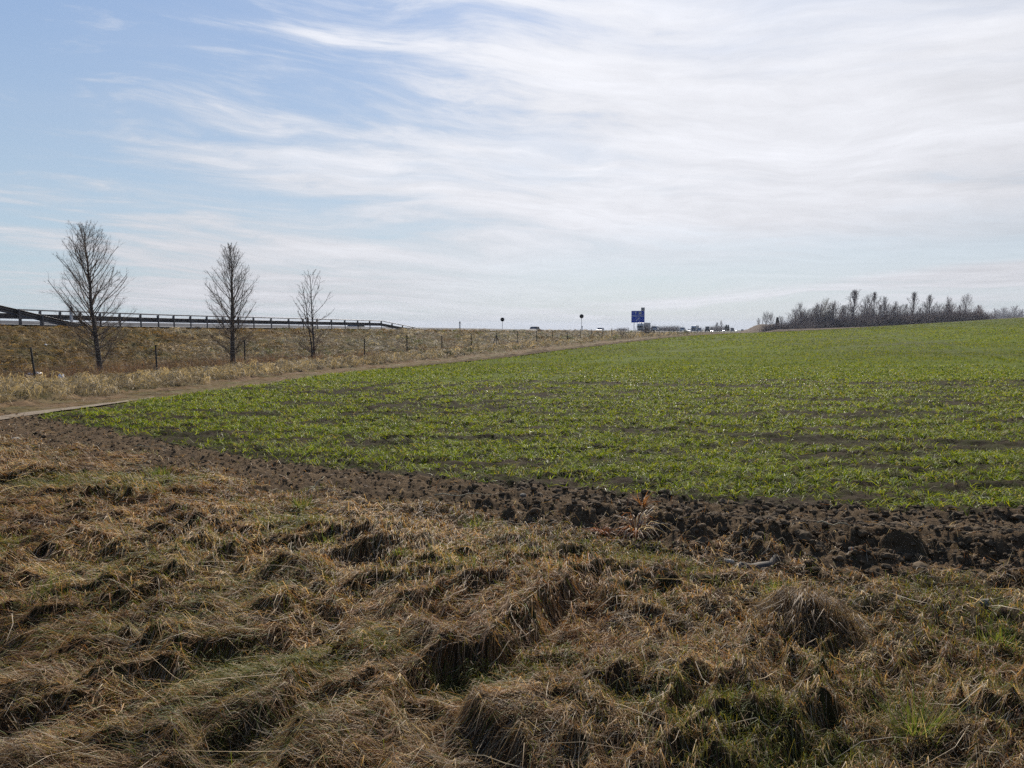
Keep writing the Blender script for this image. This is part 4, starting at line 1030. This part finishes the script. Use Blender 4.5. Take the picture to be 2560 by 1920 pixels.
# ---------------------------------------------------------------- litter at the fence, stones, wood, single plants
def lump(name, mat, X, Y, r, label, cat, flat_=(1, 1, .7), dz_=.0, noise_=.5, sub=3, group=None):
    bm = bmesh.new(); bmesh.ops.create_icosphere(bm, subdivisions=sub, radius=1)
    co = np.array([v.co[:] for v in bm.verts]); sd_ = rg.uniform(0, 50)
    k = 1 + noise_ * (vnoise(co[:, 0] * 1.6 + sd_, co[:, 1] * 1.6 + co[:, 2] * 1.3) - .5) + noise_ * .5 * (vnoise(co[:, 0] * 4 + sd_, co[:, 2] * 4 + co[:, 1] * 3) - .5)
    for v, kk_ in zip(bm.verts, k): v.co = v.co * float(kk_)
    for v in bm.verts: v.co.x *= r * flat_[0]; v.co.y *= r * flat_[1]; v.co.z *= r * flat_[2]
    me = bpy.data.meshes.new(name); bm.to_mesh(me); bm.free()
    o = link(name, me, mat); o.location = (X, Y, gz(X, Y) + dz_ + r * flat_[2] * (.2 if name == 'stone' else .55)); o.rotation_euler = (0, 0, rg.uniform(0, 6)); return tag(o, label, cat, group)
def spot(px, py):
    X, Y = ground_at(px, py); return X, Y
def canister():
    Y = 25.6; X, _ = at(154, 950, Y); r = tag(empty('plastic_bag', (X, Y, gz(X, Y) + .07)), 'upright white crumpled plastic bag lying by the fence left of the tallest tree', 'plastic bag')
    V = []; Q = []; n = 26; k = 10
    for i in range(k):
        t = i / (k - 1)
        for j in range(n):
            a = 2 * math.pi * j / n; rr = .085 * (1 + .35 * math.sin(a * 3 + t * 4) * t + .25 * (float(vnoise(np.array(j * .9), np.array(i * .8 + 4))) - .5)) * (1.15 - .5 * t * t)
            V.append((rr * math.cos(a) * 1.1, rr * math.sin(a), t * .235 + .02 * math.sin(a * 2)))
            if i: a0 = (i - 1) * n; Q.append((a0 + j, a0 + (j + 1) % n, a0 + n + (j + 1) % n, a0 + n + j))
    link('bag_body', mesh_np('bag_body', np.array(V), np.array(Q), False), M['plastic'], r)
    for sx in (-1, 1):
        mb = MB(); mb.tube([(sx * .05 - .03, 0, .21), (sx * .05 - .02, 0, .26), (sx * .05 + .02, 0, .26), (sx * .05 + .03, 0, .21)], .012, 6); mb.build('handle', M['plastic'], r)
canister()
for (px, py, r_, mt, lb) in [(97, 948, .085, 'plastic', 'small white rag of plastic between the leaning post and the bag'), (63, 956, .07, 'palestone', 'pale scrap of litter beside the leaning fence post'), (76, 956, .085, 'greyplastic', 'bluish grey plastic sheet scrap near the leaning fence post'), (107, 956, .03, 'plastic', 'tiny white paper scrap under the white rag'), (115, 873, .05, 'plastic', 'tiny white scrap half way up the bank at left'), (30, 965, .04, 'palestone', 'pale scrap left of the leaning fence post')]:
    X, Y = spot(px, py); Y = min(Y, 40); lump('litter_scrap', M[mt], X, Y, r_, lb, 'litter', (1.5, .9, .6), .10, .9)
for (px, py, r_, mt, lb) in [(2460, 1545, .030, 'stone', 'rounded grey stone on the verge near the right edge'), (1822, 1412, .026, 'palestone', 'white pebble at the left end of the weathered wood'), (40, 1104, .045, 'palestone', 'pale stone on the soil at the far left'), (1308, 1252, .028, 'stone', 'pale stone among the clods at centre'), (2130, 1385, .024, 'stone', 'grey stone under the soil ridge at right'), (2250, 1040, .035, 'palestone', 'pale stone lying in the green field at right')]:
    X, Y = spot(px, py); lump('stone', M[mt], X, Y, r_, lb, 'stone', (1.3, 1, .75), .01, .4)
X, Y = spot(1880, 1425)
r = tag(empty('driftwood', (X, Y, gz(X, Y) - .01), .15), 'curved weathered piece of wood lying on the verge', 'wood')
mb = MB(); mb.tube([(-.17, -.05, .0), (-.13, 0, .045), (-.07, .02, .075), (0, .01, .05), (.08, 0, .055), (.16, .03, .06), (.20, .05, .12)], [.018, .026, .024, .034, .042, .035, .018], 9); mb.build('wood_stem', M['wood'], r, True)
mb = MB(); mb.tube([(.02, 0, .04), (-.01, -.06, .0)], [.03, .012], 8); mb.build('stub', M['wood'], r, True)
# sticks
for (px, py, L, a, lb) in [(380, 1125, .45, .25, 'pale dry stick on the soil at left'), (1160, 1262, .55, .12, 'long thin dry stick on the dark soil at centre'), (1860, 1073, .35, -.25, 'pale dry stick lying in the green field'), (2090, 1352, .28, -.3, 'bleached dry stalk at the foot of the soil ridge at right'), (790, 1245, .28, 1.2, 'upright bent pale stalk at the soil edge left of centre')]:
    X, Y = spot(px, py); z = gz(X, Y) + .05; mb = MB(); n = 7
    mb.tube([(math.cos(a) * L * (t / n - .5), math.sin(a) * L * (t / n - .5) + .01 * math.sin(t * 2), .012 * math.sin(t * 1.7) + (.12 * t / n if abs(a) > 1 else 0)) for t in range(n + 1)], [.007 - .0006 * t for t in range(n + 1)], 6)
    o = mb.build('stick', M['twigpale'], None, True); o.location = (X, Y, z); tag(o, lb, 'stick')
def tuft(px, py, n, L, spread, cols, wts, name, label, cat, droop=0.0, W=.004, mat='green_b'):
    X, Y = spot(px, py); a = rng.uniform(0, 6.28, n); rr = np.minimum(np.abs(rng.normal(0, spread * .8, n)), spread * 1.7)
    x0 = X + np.cos(a) * rr; y0 = Y + np.sin(a) * rr
    Ls = L * rng.uniform(.5, 1.15, n); tip = Ls * rng.uniform(.2, .95, n) * (1 - droop) - droop * Ls * .1
    o = ribbons(name, x0, y0, a + rng.normal(0, 1.1 if droop > .7 else .7, n), Ls * rng.uniform(.25, .8, n) * (1 + droop), np.full(n, W * (Y / 4.5) ** .6) * rng.uniform(.6, 1.3, n), Ls * (.10 + .55 * droop), tip, palette(n, cols, wts), M[mat], 3, follow=.6)
    tag(o, label, cat, 'single grass tufts on the verge'); return o
GG = [(.10, .15, .03), (.16, .18, .04), (.30, .24, .12)]
for (px, py, n, L, sp, lb) in [(1195, 1318, 170, .12, .09, 'bright green grass tuft just below the soil near centre'), (752, 1272, 260, .12, .08, 'green tuft at the soil edge left of centre'), (400, 1188, 300, .13, .10, 'green tufts at the upper left of the verge'), (2290, 1880, 240, .20, .07, 'long yellow green grass tuft at the bottom right'), (2505, 1625, 420, .10, .08, 'dark green grass cushion near the right edge'), (560, 1400, 160, .10, .06, 'small green tuft left of centre in the flattened straw'), (100, 1550, 320, .12, .09, 'green tuft patch at the left edge'), (810, 1385, 120, .13, .06, 'green spiky tuft among straw at centre left'), (995, 1420, 420, .07, .08, 'dark green mossy cushion at centre of the verge'), (1940, 1500, 300, .08, .06, 'short green grass patch above the big tussock')]:
    tuft(px, py, n, L, sp, GG, [.5, .3, .2], 'grass_tuft', lb, 'grass tuft')
tuft(2010, 1600, 1300, .18, .15, [(.20, .15, .10), (.15, .10, .06), (.30, .25, .19), (.08, .055, .035)], [.3, .3, .2, .2], 'grass_tussock', 'big domed tussock with long hanging grey blades at lower right', 'grass tussock', .8, .0032, 'straw_b')
tuft(1970, 1565, 90, .13, .10, [(.20, .24, .04), (.28, .26, .06)], [.6, .4], 'grass_tuft', 'fresh yellow green shoots on top of the big tussock', 'grass tuft')
tuft(1590, 1345, 170, .22, .035, [(.30, .13, .055), (.33, .19, .09), (.50, .46, .40), (.18, .10, .06)], [.25, .15, .4, .2], 'dried_plant', 'withered orange brown plant with pale stalks below the soil ridge', 'dried plant', .55, .006, 'straw_b')
tuft(1606, 1300, 40, .20, .015, [(.30, .16, .075), (.24, .12, .06)], [.6, .4], 'dried_plant', 'upright orange sheaf of dry leaves behind the pale stalks', 'dried plant', .1, .007, 'straw_b')
tuft(1500, 1345, 90, .12, .04, [(.24, .10, .05), (.18, .08, .04)], [.6, .4], 'dried_plant', 'small rusty dry plant left of the pale stalks', 'dried plant', .4, .006, 'straw_b')
def stalks():
    n = 420; Y = rng.uniform(2.6, 9, n); X = rng.uniform(-.7, .7, n) * Y; k = Y < y_soil(X) - .1; X, Y = X[k], Y[k]; n = len(X)
    a = flow(X, Y) + rng.normal(0, .9, n); col = palette(n, [(.56, .50, .40), (.46, .38, .26)], [.5, .5])
    tag(ribbons('dry_stalks', X, Y, a, rng.uniform(.15, .5, n), .0038 * (Y / 4) ** .6, rng.uniform(.01, .05, n), rng.uniform(.0, .10, n), col, M['straw_b'], 3, follow=.6), 'loose bleached stalks over the verge', 'stalks', kind='stuff')
stalks()

# ---------------------------------------------------------------- haze
def haze():
    mb = MB(); mb.box((0, 900, 6), (3900, 3900, 30)); o = mb.build('haze')
    m, h, out_ = newmat('haze'); v = h.node('ShaderNodeVolumePrincipled'); v.inputs['Color'].default_value = (.80, .87, 1.0, 1); v.inputs['Density'].default_value = .00020; v.inputs['Anisotropy'].default_value = .0
    h.lk(v.outputs[0], out_.inputs['Volume']); o.data.materials.append(m); tag(o, kind='stuff')
haze()

# ---------------------------------------------------------------- render settings
sc.cycles.use_denoising = False
sc.cycles.max_bounces = 6; sc.cycles.transparent_max_bounces = 8; sc.cycles.diffuse_bounces = 3; sc.cycles.transmission_bounces = 3; sc.cycles.volume_bounces = 0
sc.cycles.sample_clamp_indirect = 4
